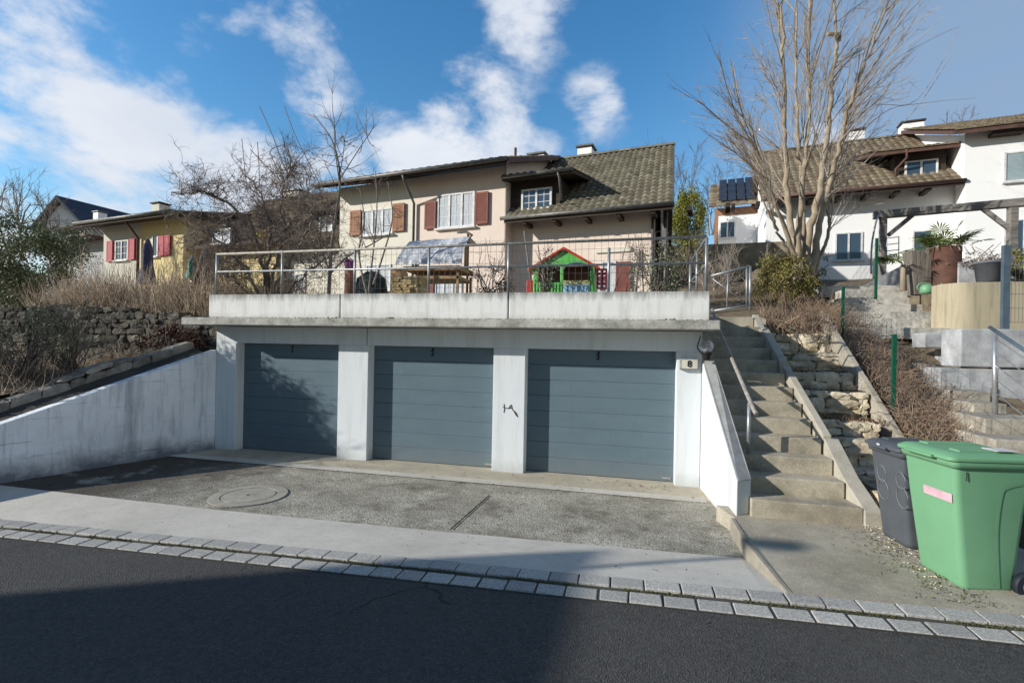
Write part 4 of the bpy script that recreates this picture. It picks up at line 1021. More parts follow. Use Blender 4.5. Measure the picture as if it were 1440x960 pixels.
def ridge(mb, a, b, r=.11):
    a, b = Vector(a), Vector(b); n_ = int((b-a).length/.36); 
    for k in range(n_):
        p, q = a.lerp(b, k/n_), a.lerp(b, (k+1.08)/n_); d = (q-p).normalized(); s_ = d.cross(Vector((0, 0, 1)))
        bse = len(mb.v)
        for e, rr_ in ((p, r), (q, r*.85)):
            for i in range(6): an = math.pi*i/5; mb.v.append(e+s_*math.cos(an)*rr_+Vector((0, 0, 1))*math.sin(an)*rr_)
        for i in range(5): mb.f.append((bse+i, bse+i+1, bse+6+i+1, bse+6+i)); mb.sm.append(True)
def chimney(fr, px0, px1, pyt, y, parent, mat='whitewall', zb=None, cap='gutter', depth=.6):
    xa, zt_ = fr.hit(px0, pyt, y); xb, _ = fr.hit(px1, pyt, y); 
    c = MB().box(xa, xb, y, y+depth, (zb or zt_-1.5), zt_-.12, fr).build('chimney', mat, parent)
    MB().box(xa-.06, xb+.06, y-.06, y+depth+.06, zt_-.06, zt_, fr).box(xa+.04, xb-.04, y+.04, y+depth-.04, zt_-.13, zt_-.05, fr).build('cap', cap, c)
    return c
# ---- main terrace house: three units
t = thing('terraced_house', (HO.x, HO.y, 2.4), 'pink and cream terraced house with a mossy tiled roof behind the garage terrace', 'house', None, rad(-9.1))
H1 = t; fr = HF
xL3, xL2, xR2 = fr.hit(478, 300)[0], fr.hit(585, 300)[0], 0.0
ze = fr.hit(650, 247)[1]                       # eave height of the taller units
zeL = ze
xR1 = fr.hit(919, 320, .5)[0]
YB = 9.0
MB().box(xL2, xR2, 0, YB, 1.8, ze+.13, fr).build('wall', 'pinkwall', t)
MB().box(xL3, xL2, .001, YB, 1.8, ze+.13, fr).build('wall', 'creamwall', t)['label'] = 'cream rendered middle section wall'
yF1 = .55
ze1 = fr.hit(830, 300, -.15)[1]
MB().box(xR2, xR1, yF1, 4.0, 1.8, ze1+.25, fr).build('wall', 'pinkwall', t)
# side cheek of unit 2 rising beside the low roof: follows the roof pitch
ridge_y = 4.3; xr0, zr = fr.hit(860, 217, ridge_y)
zr = fr.hit(800, 226, ridge_y)[1]; zr2 = fr.hit(945, 204, ridge_y)[1]; zr = (zr+zr2)/2
# low tiled roof
xe0, xe1 = 0.02, fr.hit(947, 290, -.15)[0]
zeave = fr.hit(716, 303, -.15)[1]; zeave2 = fr.hit(946, 291, -.15)[1]; ze_ = (zeave+zeave2)/2
xr_ = fr.hit(948, 204, ridge_y)[0]; sl_ = (xr_-xe1)/ridge_y
ea, eb, rb, ra = fr.p(xe0, -.15, ze_), fr.p(xe1, -.15, ze_), fr.p(xr_, ridge_y, zr), fr.p(xe0, ridge_y, zr)
m = MB(); tiles(m, ea, eb, rb, ra); 
rf = m.build('roof', 'tile', t)
m = MB(); ridge(m, fr.p(0, ridge_y, zr+.03), fr.p(xr_, ridge_y, zr+.03)); m.build('ridge_tiles', 'tile', rf)
m = MB(); dn = Vector((0, 0, -.09))
m.add([ea+dn*.3, eb+dn*.3, rb+dn*.3, ra+dn*.3, ea+dn*1.6, eb+dn*1.6, rb+dn*1.6, ra+dn*1.6], [(0, 1, 2, 3), (7, 6, 5, 4), (0, 4, 5, 1), (1, 5, 6, 2), (2, 6, 7, 3), (3, 7, 4, 0)]); m.build('roof_deck', 'darkwood', t)
m = MB(); m.quad(rb, ra, fr.p(xe0, ridge_y+4.8, ze_), fr.p(xr_+sl_*4.8, ridge_y+4.8, ze_)); m.build('rear_roof', 'tile', t)
g_ = MB(); g_.tube([fr.p(xe0-.1, -.2, ze_+.0), fr.p(xe1, -.2, ze_+.0)], .06, 8); g_.build('gutter', 'gutter', t)
# gable end boards on the right
MB().add([fr.p(xe1-.35, 0.0, ze_-.1), fr.p(xr_-.35, ridge_y, zr-.15), fr.p(xr_-.35+sl_*4.5, ridge_y+4.5, ze_), fr.p(xr_-.35+sl_*4.5, ridge_y+4.5, 2), fr.p(xe1-.35+sl_*.8, 0.8, 2), fr.p(xe1-.35+sl_*.8, .8, ze_-.1)], [(0, 1, 2, 3, 4, 5)]).build('gable_boards', 'darkwood', t)
MB().prism([fr.p(xe1-.03, -.15, ze_-.13), fr.p(xe1-.03, -.15, ze_+.05), fr.p(xr_-.03, ridge_y, zr+.06), fr.p(xr_-.03, ridge_y, zr-.12)], fr.x*.05).build('verge_board', 'gutter', t)
for xx in (xR1-.02, xR1+.35): MB().tube([fr.p(xx, yF1-.08, ze_-.05), fr.p(xx, yF1-.08, 2.2)], .045, 8).build('downpipe', 'gutter', t)
for k in range(7): MB().box(.6+k*.95, .72+k*.95, -.1, yF1, ze_-.20, ze_-.08, fr).build('rafter_end', 'darkwood', t)
# upper roofs of units 2 and 3
zrU = zr+.05
m = MB(); A_, B_ = fr.p(xL3-.5, -.75, ze+.05), fr.p(.35, -.75, ze+.05); C_, D_ = fr.p(.35, ridge_y, zrU+.12), fr.p(xL3-.5, ridge_y, zrU+.12)
tiles(m, A_, B_, C_, D_, .3, .4); m.build('upper_roof', 'tiledull', t)
m = MB(); m.add([p+Vector((0, 0, z_)) for z_ in (-.02, -.13) for p in (A_, B_, C_, D_)], [(3, 2, 1, 0), (4, 5, 6, 7), (0, 1, 5, 4), (1, 2, 6, 5), (2, 3, 7, 6), (3, 0, 4, 7)]); m.build('roof_deck', 'darkwood', t)
MB().prism([fr.p(.36, -.78, ze-.10), fr.p(.36, -.78, ze+.07), fr.p(.36, ridge_y, zrU+.16), fr.p(.36, ridge_y, zrU-.02)], fr.x*.04).build('verge_board', 'fascia', t)
MB().tube([fr.p(xL3-.5, -.82, ze+.03), fr.p(.36, -.82, ze+.03)], .07, 8).build('gutter', 'gutter', t)
# wall of unit 2 facing the low roof
MB().prism([fr.p(0.004, 0.0, ze_-1), fr.p(0.004, 0, ze+.2), fr.p(.004, ridge_y, zrU+.04), fr.p(.004, ridge_y, ze_-1)], fr.x*-.03).build('side_wall', 'pinkwall', t)
# downpipe with bend between the units
p0 = fr.hit(567, 262, -.75)[0]
pts = [fr.p(p0, -.8, ze), fr.p(p0, -.7, ze-.2), fr.p(fr.hit(582, 286, -.1)[0], -.09, fr.hit(582, 286, -.1)[1]), fr.p(fr.hit(582, 286, -.1)[0], -.09, 2.0)]
MB().tube(pts, .045, 8).build('downpipe', 'gutter', t)
# windows and shutters
glazed(fr, 616, 272, 668, 320, 0, t, 3)
hshutter(fr, 598, 613.5, 283, 322, 0, t, 'shutmar'); hshutter(fr, 669, 687, 270, 315, 0, t, 'shutmar')
glazed(fr, 511, 294, 553, 330, 0, t, 3)
hshutter(fr, 493, 508, 296, 331, 0, t, 'shutbrown'); hshutter(fr, 553, 569, 286, 325, 0, t, 'shutbrown')
glazed(fr, 612, 393, 650, 440, 0, t, 3); glazed(fr, 515, 372, 550, 408, 0, t, 2)
hshutter(fr, 600, 610, 394, 440, 0, t, 'shutmar')
glazed(fr, 846, 367, 866, 418, yF1, t, 1); hshutter(fr, 867, 887, 368, 420, yF1, t, 'shutmar')
MB().box(fr.hit(838, 350, yF1)[0], fr.hit(888, 350, yF1)[0], yF1-.06, yF1, fr.hit(860, 355, yF1)[1], fr.hit(860, 349, yF1)[1], fr).build('blind_box', 'creamwall', t)
# dormer
yd = .35; dx0, zd0 = fr.hit(727, 294, yd); dx1 = fr.hit(787, 294, yd)[0]; zd1 = fr.hit(760, 252, yd)[1]
zd0 = fr.hit(733, 296, yd)[1]
MB().box(.03, dx1, yd, yd+2.6, zd0-.3, zd1, fr).build('dormer', 'darkwood', t)
d_ = t
dmr = [c for c in t.children if c.name.startswith('dormer')][0]
xa_, xb_ = fr.hit(734, 280, yd-.04)[0], fr.hit(776, 280, yd-.04)[0]
window(fr, xa_, xb_, fr.hit(755, 295, yd)[1], fr.hit(755, 266, yd)[1], yd-.05, t, 2, True, 'glass', None, False)
ec = zd1
m = MB(); q0, q1 = fr.p(-.05, yd-.55, ec+.0), fr.p(dx1+.55, yd-.55, ec+.0); q2, q3 = fr.p(dx1+.55, yd+2.6, ec+.62), fr.p(-.05, yd+2.6, ec+.62)
tiles(m, q0, q1, q2, q3); m.build('roof', 'tiledull', dmr)
m = MB(); m.add([p+Vector((0, 0, z_)) for z_ in (-.02, -.12) for p in (q0, q1, q2, q3)], [(3, 2, 1, 0), (4, 5, 6, 7), (0, 1, 5, 4), (1, 2, 6, 5), (2, 3, 7, 6), (3, 0, 4, 7)]); m.build('roof_deck', 'darkwood', dmr)
MB().tube([fr.p(-.05, yd-.6, ec-.02), fr.p(dx1+.55, yd-.6, ec-.02)], .055, 8).build('gutter', 'gutter', dmr)
MB().tube([fr.p(dx1+.1, yd-.6, ec-.03), fr.p(dx1+.12, yd-.45, ec-.2), fr.p(dx1+.15, yd-.3, zd0+.1)], .04, 8).build('downpipe', 'gutter', dmr)
# chimneys on the ridge
chimney(fr, 812, 832, 205, ridge_y+.3, t, 'whitewall', zr-.6); chimney(fr, 743, 765, 216, ridge_y+.6, t, 'whitewall', zr-.6)
chimney(fr, 575, 596, 241, 2.2, t, 'whitewall', ze-.2); chimney(fr, 523, 546, 249, 2.2, t, 'orangewall', ze-.2)
v_ = fr.hit(725, 208, 3.0); MB().tube([fr.p(v_[0], 3, ze), fr.p(v_[0], 3, v_[1])], .05, 8).build('vent_pipe', 'rust', t)
# unit 4 left, recessed behind the tree, with low tiled roof and porch
x4 = fr.hit(455, 300, 1.2)[0]; x40 = fr.hit(395, 300, 1.2)[0]-2.4
MB().box(x40, xL3-.001, 1.2, YB, 1.8, fr.hit(430, 330, 1.2)[1], fr).build('wall', 'creamwall', t)
q0, q1 = fr.p(x40-.3, .5, fr.hit(430, 338, .5)[1]), fr.p(xL3-.02, .5, fr.hit(430, 338, .5)[1]); q2, q3 = fr.p(xL3-.02, ridge_y, zr-.2), fr.p(x40-.3, ridge_y, zr-.2)
m = MB(); tiles(m, q0, q1, q2, q3, .3, .4); m.build('roof', 'tiledull', t)
m = MB(); ya = 1.0; xa_, za_ = fr.hit(448, 326, ya); MB().box(xa_-.2, xL3-.03, ya, ya+2.2, za_-.1, fr.hit(460, 298, ya)[1], fr).build('dormer', 'darkwood', t)
glazed(fr, 450, 304, 468, 326, ya-.05, t, 2, False, 'curtain', None, False)
q0, q1 = fr.p(xa_-.6, .4, fr.hit(455, 296, .4)[1]), fr.p(xL3-.02, .4, fr.hit(455, 296, .4)[1]); m = MB(); tiles(m, q0, q1, q1+fr.y*3+Vector((0, 0, .6)), q0+fr.y*3+Vector((0, 0, .6)), .3, .4); m.build('dormer_roof', 'tiledull', t)
chimney(fr, 398, 420, 268, ridge_y, t, 'creamwall', zr-.8)
glazed(fr, 405, 385, 430, 412, 1.2, t, 2)
# ---- yellow terraced house further left (same row)
yo = fr.hit(257, 380, 0)[0]
t = thing('terraced_house', fr.p(yo-2, 0, 2.4), 'yellow and pale terraced house with red shutters left of the bare fruit tree', 'house', None, rad(-9.1))
xa_ = fr.hit(145, 380)[0]; xm_ = fr.hit(197, 380)[0]
zy = fr.hit(220, 311)[1]; 
MB().box(xa_, xm_, 0.002, 8, 1.5, zy+.1, fr).build('wall', 'palewall', t)['label'] = 'pale rendered left section wall'
MB().box(xm_, yo, 0, 8, 1.5, zy+.1, fr).build('wall', 'yellowwall', t)
A_, B_ = fr.p(xa_-.5, -.9, zy), fr.p(yo+.7, -.9, zy); C_, D_ = fr.p(yo+.7, 4.3, zy+1.1), fr.p(xa_-.5, 4.3, zy+1.1)
m = MB(); tiles(m, A_, B_, C_, D_, .35, .45); m.build('roof', 'tiledull', t)
m = MB(); m.add([p+Vector((0, 0, z_)) for z_ in (-.02, -.15) for p in (A_, B_, C_, D_)], [(3, 2, 1, 0), (4, 5, 6, 7), (0, 1, 5, 4), (1, 2, 6, 5), (2, 3, 7, 6), (3, 0, 4, 7)]); m.build('roof_deck', 'darkwood', t)
MB().tube([fr.p(xa_-.5, -.95, zy), fr.p(yo+.7, -.95, zy)], .08, 8).build('gutter', 'gutter', t)
MB().tube([fr.p(fr.hit(172, 318, -.9)[0], -.9, zy), fr.p(xm_, -.1, fr.hit(197, 336)[1]), fr.p(xm_, -.1, 1.8)], .06, 8).build('downpipe', 'fascia', t)
glazed(fr, 163, 338, 181, 366, 0, t, 2, True, 'glass'); hshutter(fr, 151, 159, 339, 368, 0, t, 'shutred'); hshutter(fr, 182, 190, 336, 365, 0, t, 'shutred')
glazed(fr, 215, 331, 223, 361, 0, t, 1, False, 'glass'); hshutter(fr, 223, 231, 332, 360, 0, t, 'shutred'); hshutter(fr, 232, 240, 331, 359, 0, t, 'shutred')
chimney(fr, 213, 224, 285, 3.5, t, 'palewall', zy, 'darkwood'); chimney(fr, 182, 193, 302, 5.0, t, 'palewall', zy-.5, 'darkwood')
# low part with the brown roof right of it
x2 = fr.hit(395, 380, 1.0)[0]; zl = fr.hit(330, 345, .3)[1]
MB().box(yo, x2, .8, 8, 1.5, zl+.1, fr).build('wall', 'yellowwall', t)
m = MB(); tiles(m, fr.p(yo, 0.2, zl-.05), fr.p(x2+.6, .2, zl-.05), fr.p(x2+.6, 4.3, fr.hit(330, 288, 4.3)[1]), fr.p(yo, 4.3, fr.hit(330, 288, 4.3)[1]), .35, .45); m.build('roof', 'tiledull', t)
glazed(fr, 300, 322, 325, 342, .1, t, 2, False)
# ---- grey terrace further left
t = thing('terraced_house', fr.p(xa_-4, 3, 2.4), 'grey terraced house half hidden by bare stems at the far left', 'house', None, rad(-9.1))
yg = 5.0; g0, g1 = fr.hit(66, 350, yg)[0], fr.hit(150, 350, yg)[0]; zg = fr.hit(110, 322, yg)[1]
MB().box(g0, g1+2, yg, yg+7, 1.5, zg, fr).build('wall', 'greywall', t)
m = MB(); tiles(m, fr.p(g0-.6, yg-.8, zg-.1), fr.p(g1+2, yg-.8, zg-.1), fr.p(g1+2, yg+4, zg+1), fr.p(g0-.6, yg+4, zg+1), .4, .5); m.build('roof', 'tiledull', t)
MB().box(g0-.3, g1, yg-1.2, yg-.02, fr.hit(110, 341, yg)[1], fr.hit(110, 338, yg)[1], fr).build('balcony', 'fascia', t)
glazed(fr, 83, 326, 94, 337, yg, t, 2, False, 'glass'); glazed(fr, 102, 325, 114, 336, yg, t, 2, False, 'glass'); glazed(fr, 120, 324, 132, 335, yg, t, 2, False, 'curtain')
chimney(fr, 131, 138, 297, yg+3, t, 'whitewall', zg)
# ---- slate roofed gable house behind
o = W(100, 340, D=38); f2 = Frame((o.x, o.y), rad(18))
t = thing('gable_house', (o.x, o.y, 3), 'distant white gabled house with a dark blue slate roof at the far left', 'house')
gx0, gz0 = f2.hit(66, 318); gx1, _ = f2.hit(114, 318); gp = f2.hit(86, 279); ze2 = f2.hit(90, 312)[1]
f2n = f2
m = MB(); m.prism([f2.p(gx0, 0, 2), f2.p(gx1, 0, 2), f2.p(gx1, 0, ze2), f2.p(gp[0], 0, gp[1]), f2.p(gx0, 0, ze2)], f2.y*9+f2.x*0); m.build('wall', 'whitewall', t)
R2 = W(176, 302, D=46); RD = Vector((R2.x, R2.y, f2.p(0, 0, gp[1]).z)); 
rb_ = f2.p(gp[0], -.5, gp[1]+.1); re_ = f2.p(gp[0]+5, 12, gp[1]+.1)
lf, rt_ = f2.p(gx0-.7, -.5, ze2-.4), f2.p(gx1+1.0, -.5, ze2-.7)
off = re_-rb_
m = MB(); m.prism([rb_, rt_, rt_+Vector((0, 0, -.2)), rb_+Vector((0, 0, -.25))], off); m.prism([rb_, rb_+Vector((0, 0, -.25)), lf+Vector((0, 0, -.2)), lf], off); m.build('roof', 'slate', t)
c_ = rb_+off*.75; MB().box(c_.x+.3, c_.x+1.0, c_.y, c_.y+.7, c_.z-2.2, c_.z+.5).build('chimney', 'greywall', t)
# ---- solar roof house
o = W(1040, 340, D=27); f3 = Frame((o.x, o.y), rad(-9))
t = thing('timber_house', (o.x, o.y, 4), 'orange timber house with solar panels on its roof behind the big bare tree', 'house', None, rad(-9))
x0_, z0_ = f3.hit(1005, 300); x1_ = f3.hit(1085, 300)[0]; ze3 = f3.hit(1040, 291)[1]
MB().box(x0_, x1_, 0, 6, 3, ze3, f3).build('wall', 'orangewall', t)
MB().box(x0_+.2, x1_, -.02, 0, 3, f3.hit(1040, 302)[1], f3).build('wall_lower', 'whitewall', t)
zr3 = f3.hit(1040, 257, 2.6)[1]
m = MB(); tiles(m, f3.p(x0_-.3, -.6, ze3-.05), f3.p(x1_, -.6, ze3-.05), f3.p(x1_, 2.6, zr3), f3.p(x0_-.3, 2.6, zr3), .35, .45); m.build('roof', 'tilebrown', t)
sa, sb = f3.hit(1010, 288, -.3)[0], f3.hit(1062, 288, -.3)[0]
e0, e1 = Vector((0, -.35, ze3+.25)), Vector((0, 2.3, zr3+.10))
for r_ in range(3):
    for c_ in range(4):
        a_ = lerp(sa, sb, c_/4)+.03; b_ = lerp(sa, sb, (c_+1)/4)-.03; v0, v1 = r_/3+.015, (r_+1)/3-.015
        P = lambda x, v: f3.p(x, lerp(e0.y, e1.y, v), lerp(e0.z, e1.z, v)+.05)
        MB().prism([P(a_, v0), P(b_, v0), P(b_, v1), P(a_, v1)], (0, 0, .04)).build('solar_panel', 'solar', t)
chimney(f3, 1053, 1063, 252, 2.6, t, 'whitewall', zr3-.3)
window(f3, f3.hit(1012, 320)[0], f3.hit(1034, 320)[0], f3.hit(1020, 335)[1], f3.hit(1020, 312)[1], -.03, t, 2, False, 'glass')
# ---- white house
o = W(1357, 300, D=18); f4 = Frame((o.x, o.y), rad(-9.1)); fr = f4
t = thing('white_house', (o.x, o.y, 4.6), 'large white house with brown tiled roof, dormer and two chimneys on the right', 'house', None, rad(-9.1))
zW = fr.hit(1400, 186)[1]
MB().box(0, 7, 0, 9, 2.5, zW+.1, fr).build('wall', 'whitewall', t)
yl = .9; xl = fr.hit(1077, 340, yl)[0]; ye = .0; zle = fr.hit(1262, 262, ye-.0)[1]
MB().box(xl, -.001, yl, 9, 2.5, zle+.3, fr).build('wall', 'whitewall', t)
ry = 5.2; zr4 = (fr.hit(1090, 213, ry)[1]+fr.hit(1270, 193, ry)[1])/2
xle = fr.hit(1078, 290, ye)[0]; 
xre = fr.hit(1352, 252, ye)[0]
ea, eb, rb, ra = fr.p(xle-.2, ye, zle), fr.p(0.-.02, ye, zle), fr.p(-.02, ry, zr4), fr.p(xle-.2, ry, zr4)
m = MB(); tiles(m, ea, eb, rb, ra, .26, .36); rf = m.build('roof', 'tilebrown', t)
m = MB(); ridge(m, ra+Vector((0, 0, .03)), rb+Vector((0, 0, .03))); m.build('ridge_tiles', 'tilebrown', rf)
m = MB(); m.add([p+Vector((0, 0, z_)) for z_ in (-.02, -.16) for p in (ea, eb, rb, ra)], [(3, 2, 1, 0), (4, 5, 6, 7), (0, 1, 5, 4), (1, 2, 6, 5), (2, 3, 7, 6), (3, 0, 4, 7)]); m.build('roof_deck', 'darkwood', t)
m = MB(); m.quad(rb, ra, fr.p(xle-.2, ry+5, zle), fr.p(-.02, ry+5, zle)); m.build('rear_roof', 'tilebrown', t)
MB().prism([fr.p(xl, yl, zle), fr.p(xl, ry, zr4-.15), fr.p(xl, 9, zle)], fr.x*.2).build('gable_wall', 'whitewall', t)
MB().tube([fr.p(xle-.2, ye-.05, zle), fr.p(-.0, ye-.05, zle)], .07, 8).build('gutter', 'fascia', t)
for k in range(8): MB().box(-1.1-k*.95, -.95-k*.95, ye+.08, yl, zle-.22, zle-.09, fr).build('rafter_end', 'darkwood', t)
# return piece right of the corner of the low eave
MB().prism([fr.p(0.001, 0, zle-.0), fr.p(0.001, 0, zW), fr.p(.001, ry, zr4), fr.p(.001, ry, zle)], fr.x*-.05).build('side_wall', 'whitewall', t)
# upper roof right
xu0 = fr.hit(1268, 202, .0)[0]
A_, B_ = fr.p(-.55, -.55, zW+.05), fr.p(7.5, -.55, zW+.05); C_, D_ = fr.p(7.5, ry, zr4+.3), fr.p(-.55, ry, zr4+.3)
m = MB(); tiles(m, A_, B_, C_, D_, .26, .36); m.build('upper_roof', 'tilebrown', t)
m = MB(); m.add([p+Vector((0, 0, z_)) for z_ in (-.02, -.16) for p in (A_, B_, C_, D_)], [(3, 2, 1, 0), (4, 5, 6, 7), (0, 1, 5, 4), (1, 2, 6, 5), (2, 3, 7, 6), (3, 0, 4, 7)]); m.build('roof_deck', 'fascia', t)
for k in range(5): MB().box(.6+k*1.2, 1.5+k*1.2, -.4, 0, zW-.2, zW-.1, fr).build('rafter_end', 'darkwood', t)
# dormer
yd = .9; a_, b_ = fr.hit(1258, 248, yd)[0], fr.hit(1330, 248, yd)[0]; zd0, zd1 = fr.hit(1290, 252, yd)[1], fr.hit(1290, 215, yd)[1]
b_ = min(b_, -.05)
dmr = MB().box(a_, b_, yd, yd+3, zd0-.3, zd1, fr).build('dormer', 'darkwood', t)
window(fr, fr.hit(1272, 238, yd)[0], fr.hit(1318, 238, yd)[0], fr.hit(1295, 249, yd)[1], fr.hit(1295, 226, yd)[1], yd-.04, t, 2, False, 'glass', None, False)
q0, q1 = fr.p(a_-.9, yd-.6, zd1), fr.p(-.05+.3, yd-.6, zd1); q2, q3 = q1+fr.y*3.2+Vector((0, 0, .9)), q0+fr.y*3.2+Vector((0, 0, .9))
m = MB(); tiles(m, q0, q1, q2, q3, .26, .36); m.build('roof', 'tilebrown', dmr)
m = MB(); m.add([p+Vector((0, 0, z_)) for z_ in (-.02, -.14) for p in (q0, q1, q2, q3)], [(3, 2, 1, 0), (4, 5, 6, 7), (0, 1, 5, 4), (1, 2, 6, 5), (2, 3, 7, 6), (3, 0, 4, 7)]); m.build('roof_deck', 'fascia', dmr)
MB().tube([fr.p(a_+.2, yd-.6, zd1), fr.p(a_+.25, yd-.5, zd1-.3), fr.p(a_-.0, yd-.15, zd1-.6), fr.p(a_, yd-.15, zd0)], .045, 8).build('downpipe', 'fascia', dmr)
chimney(fr, 1190, 1216, 183, ry+.4, t, 'whitewall', zr4-.5, 'feltroof'); chimney(fr, 1269, 1300, 171, ry+.4, t, 'whitewall', zr4-.5, 'feltroof')
glazed(fr, 1174.5, 327, 1213, 366, yl, t, 2, False, 'glass'); glazed(fr, 1283, 324, 1312, 380, 0.9, t, 1, False, 'glass')
glazed(fr, 1412, 212, 1475, 254, 0, t, 1, False, 'paleglass'); glazed(fr, 1412, 308, 1470, 400, 0, t, 2, False, 'glass')
# white garden wall / terrace strip below the house
q = W(1150, 398, D=16.5)
tag(MB().box(q.x-1.5, q.x+1.6, q.y, q.y+.2, 2.6, q.z+.55).build('garden_wall', 'whitewall', bevel=.03), 'low white garden wall in shade behind the big tree', 'garden wall')
# board wall at the top behind the barrier
a, b = W(1000, 342, D=15.5), W(1112, 339, D=15)
m = MB(); m.hexa([(a.x-3.4, a.y+.4, 2.4), (b.x, b.y, 2.4), (b.x, b.y+.15, 2.4), (a.x-3.4, a.y+.55, 2.4), (a.x-3.4, a.y+.4, a.z), (b.x, b.y, b.z), (b.x, b.y+.15, b.z), (a.x-3.4, a.y+.55, a.z)])
tag(m.build('garden_wall', 'mortar'), 'brown garden wall behind the bare shrubs at the top of the stairs', 'garden wall')
# ------------------------------------------------------------------ pergola, pots
D0 = 14.0
a, b = W(1228, 303, D=D0), W(1480, 281, D=12.4)
t = thing('pergola', W(1243, 400, D=D0), 'weathered grey timber pergola with diagonal braces in front of the white house', 'pergola')
MB().bar(a, b, .2, .2).build('beam', 'beam', t, .01)
def plumb(px_, py0, py1, D_, w):
    top = W(px_, py0, D=D_); z0 = W(px_, py1, D=D_).z; return MB().box(top.x-w/2, top.x+w/2, top.y-w/2, top.y+w/2, z0, top.z)
plumb(1242, 305, 400, D0-.1, .15).build('post', 'beam', t, .008); plumb(1424, 292, 400, 12.7, .17).build('post', 'beam', t, .008)
MB().bar(W(1249, 331, D=D0-.1), W(1283, 303, D=D0-.2), .1, .1).build('brace', 'beam', t, .006); MB().bar(W(1383, 294, D=12.95), W(1421, 323, D=12.7), .1, .1).build('brace', 'beam', t, .006)
# little mesh arch by the pergola
t = thing('garden_trellis', W(1228, 400, D=13.3), 'thin arched metal trellis beside the left pergola post', 'trellis')
MB().tube(curve3([W(1225, 385, D=13.3), W(1226, 345, D=13.3), W(1232, 312, D=13.3), W(1238, 300, D=13.5)]), .025, 6).build('arch', 'galv', t)
m = MB()
for k in range(4): m.tube([W(1247, 335+k*9, D=13.3), W(1264, 333+k*9, D=13.3)], .012, 5)
m.tube([W(1247, 333, D=13.3), W(1247, 364, D=13.3)], .012, 5).tube([W(1264, 333, D=13.3), W(1264, 364, D=13.3)], .012, 5); m.build('ladder_frame', 'galv', t)
# rusty planter with palm
DP = 10.9; c = W(1330, 413, D=DP); top = W(1328, 348, D=DP); rr_ = (W(1345, 380, D=DP)-W(1312, 380, D=DP)).length/2
t = thing('palm_planter', c, 'fan palm growing from a tall rusty steel pipe planter', 'palm')
MB().lathe((c.x, c.y, c.z), [(rr_, 0), (rr_, top.z-c.z), (rr_-.02, top.z-c.z), (rr_-.02, top.z-c.z-.06), (0, top.z-c.z-.06)], 28).build('planter', 'rust', t)
def fan(mb, base, tip, size, n_=15):
    d = (tip-base).normalized(); side = d.cross(Vector((0, 0, 1))).normalized(); up = side.cross(d)
    mb.tube(curve3([base, base.lerp(tip, .5)+Vector((0, 0, .06)), tip], 4), .007, 4)
    for k in range(n_):
        an = (k/(n_-1)-.5)*rad(230); dv = (d*math.cos(an)+side*math.sin(an)+up*R.uniform(-.05, .12)).normalized(); L = size*R.uniform(.8, 1.05)*(1-.25*abs(an)/2)
        w = dv.cross(up).normalized()*size*.045; e = tip+dv*L+Vector((0, 0, -.22*L)); mid_ = tip+dv*L*.55+Vector((0, 0, -.02))
        mb.add([tip, mid_-w, e, mid_+w], [(0, 1, 2, 3)])
m = MB(); ct = Vector((top.x, top.y, top.z))
for k in range(26):
    an = R.uniform(0, 6.28); ln = R.uniform(.22, .55); el = R.uniform(.0, .9)
    tip = ct+Vector((ln*math.cos(an), ln*math.sin(an)*.7, .08+ln*el*.4)); fan(m, ct+Vector((0, 0, -.05)), tip, R.uniform(.28, .42))
for tx_, ty_ in ((1378, 338), (1365, 330), (1262, 356), (1300, 335), (1345, 322), (1322, 325), (1285, 350)): fan(m, ct, W(tx_, ty_, D=DP-.1), .34)
m.build('fronds', 'palm', t)
m = MB()
for k in range(60):
    an = R.uniform(0, 6.28); p_ = ct+Vector((rr_*math.cos(an), rr_*math.sin(an), .02)); m.tube([p_, p_+Vector((.06*math.cos(an), .06*math.sin(an), R.uniform(-.14, .06)))], .006, 3)
m.build('dead_fronds', 'drygrass', t)
# small bare plant left with its own fronds
c2 = W(1270, 372, D=11.4)
t = thing('small_palm', Vector((c2.x, c2.y, c2.z-.4)), 'smaller fan palm with drooping fronds left of the rusty planter', 'palm')
m = MB(); 
for k in range(9): an = R.uniform(2.2, 4.1); ln = R.uniform(.2, .5); fan(m, c2, c2+Vector((ln*math.cos(an), ln*math.sin(an)*.6, .12)), .36)
m.build('fronds', 'palm', t); MB().tube([c2+Vector((.02, 0, -.6)), c2], [.07, .05], 8).build('trunk', 'bark', t)
# ridged grey planter, watering can, big grey pot
c = W(1302, 414, D=11.3)
t = thing('ribbed_planter', c, 'tapered ribbed grey timber planter left of the rusty pipe planter', 'planter')
m = MB()
h_ = W(1300, 352, D=11.3).z-c.z
for k in range(7):
    f_ = (k-3)/3; m.hexa([Vector((c.x+f_*.18-.03, c.y, c.z)), Vector((c.x+f_*.18+.03, c.y, c.z)), Vector((c.x+f_*.18+.03, c.y+.3, c.z)), Vector((c.x+f_*.18-.03, c.y+.3, c.z)), Vector((c.x+f_*.28-.042, c.y-.05, c.z+h_)), Vector((c.x+f_*.28+.042, c.y-.05, c.z+h_)), Vector((c.x+f_*.28+.042, c.y+.35, c.z+h_)), Vector((c.x+f_*.28-.042, c.y+.35, c.z+h_))])
m.build('slats', 'wood', t)
c = W(1303, 413, D=10.3); 
t = thing('watering_can', c, 'green plastic watering can on the wall beside the rusty planter', 'watering can')
MB().lathe(c, [(0, 0), (.10, 0), (.125, .04), (.12, .13), (.08, .19), (0, .19)], 16).build('body', 'greenlid', t)
MB().tube([c+Vector((.10, -.02, .05)), c+Vector((.2, -.04, .12)), c+Vector((.25, -.05, .20))], [.03, .02, .025], 8).build('spout', 'greenlid', t)
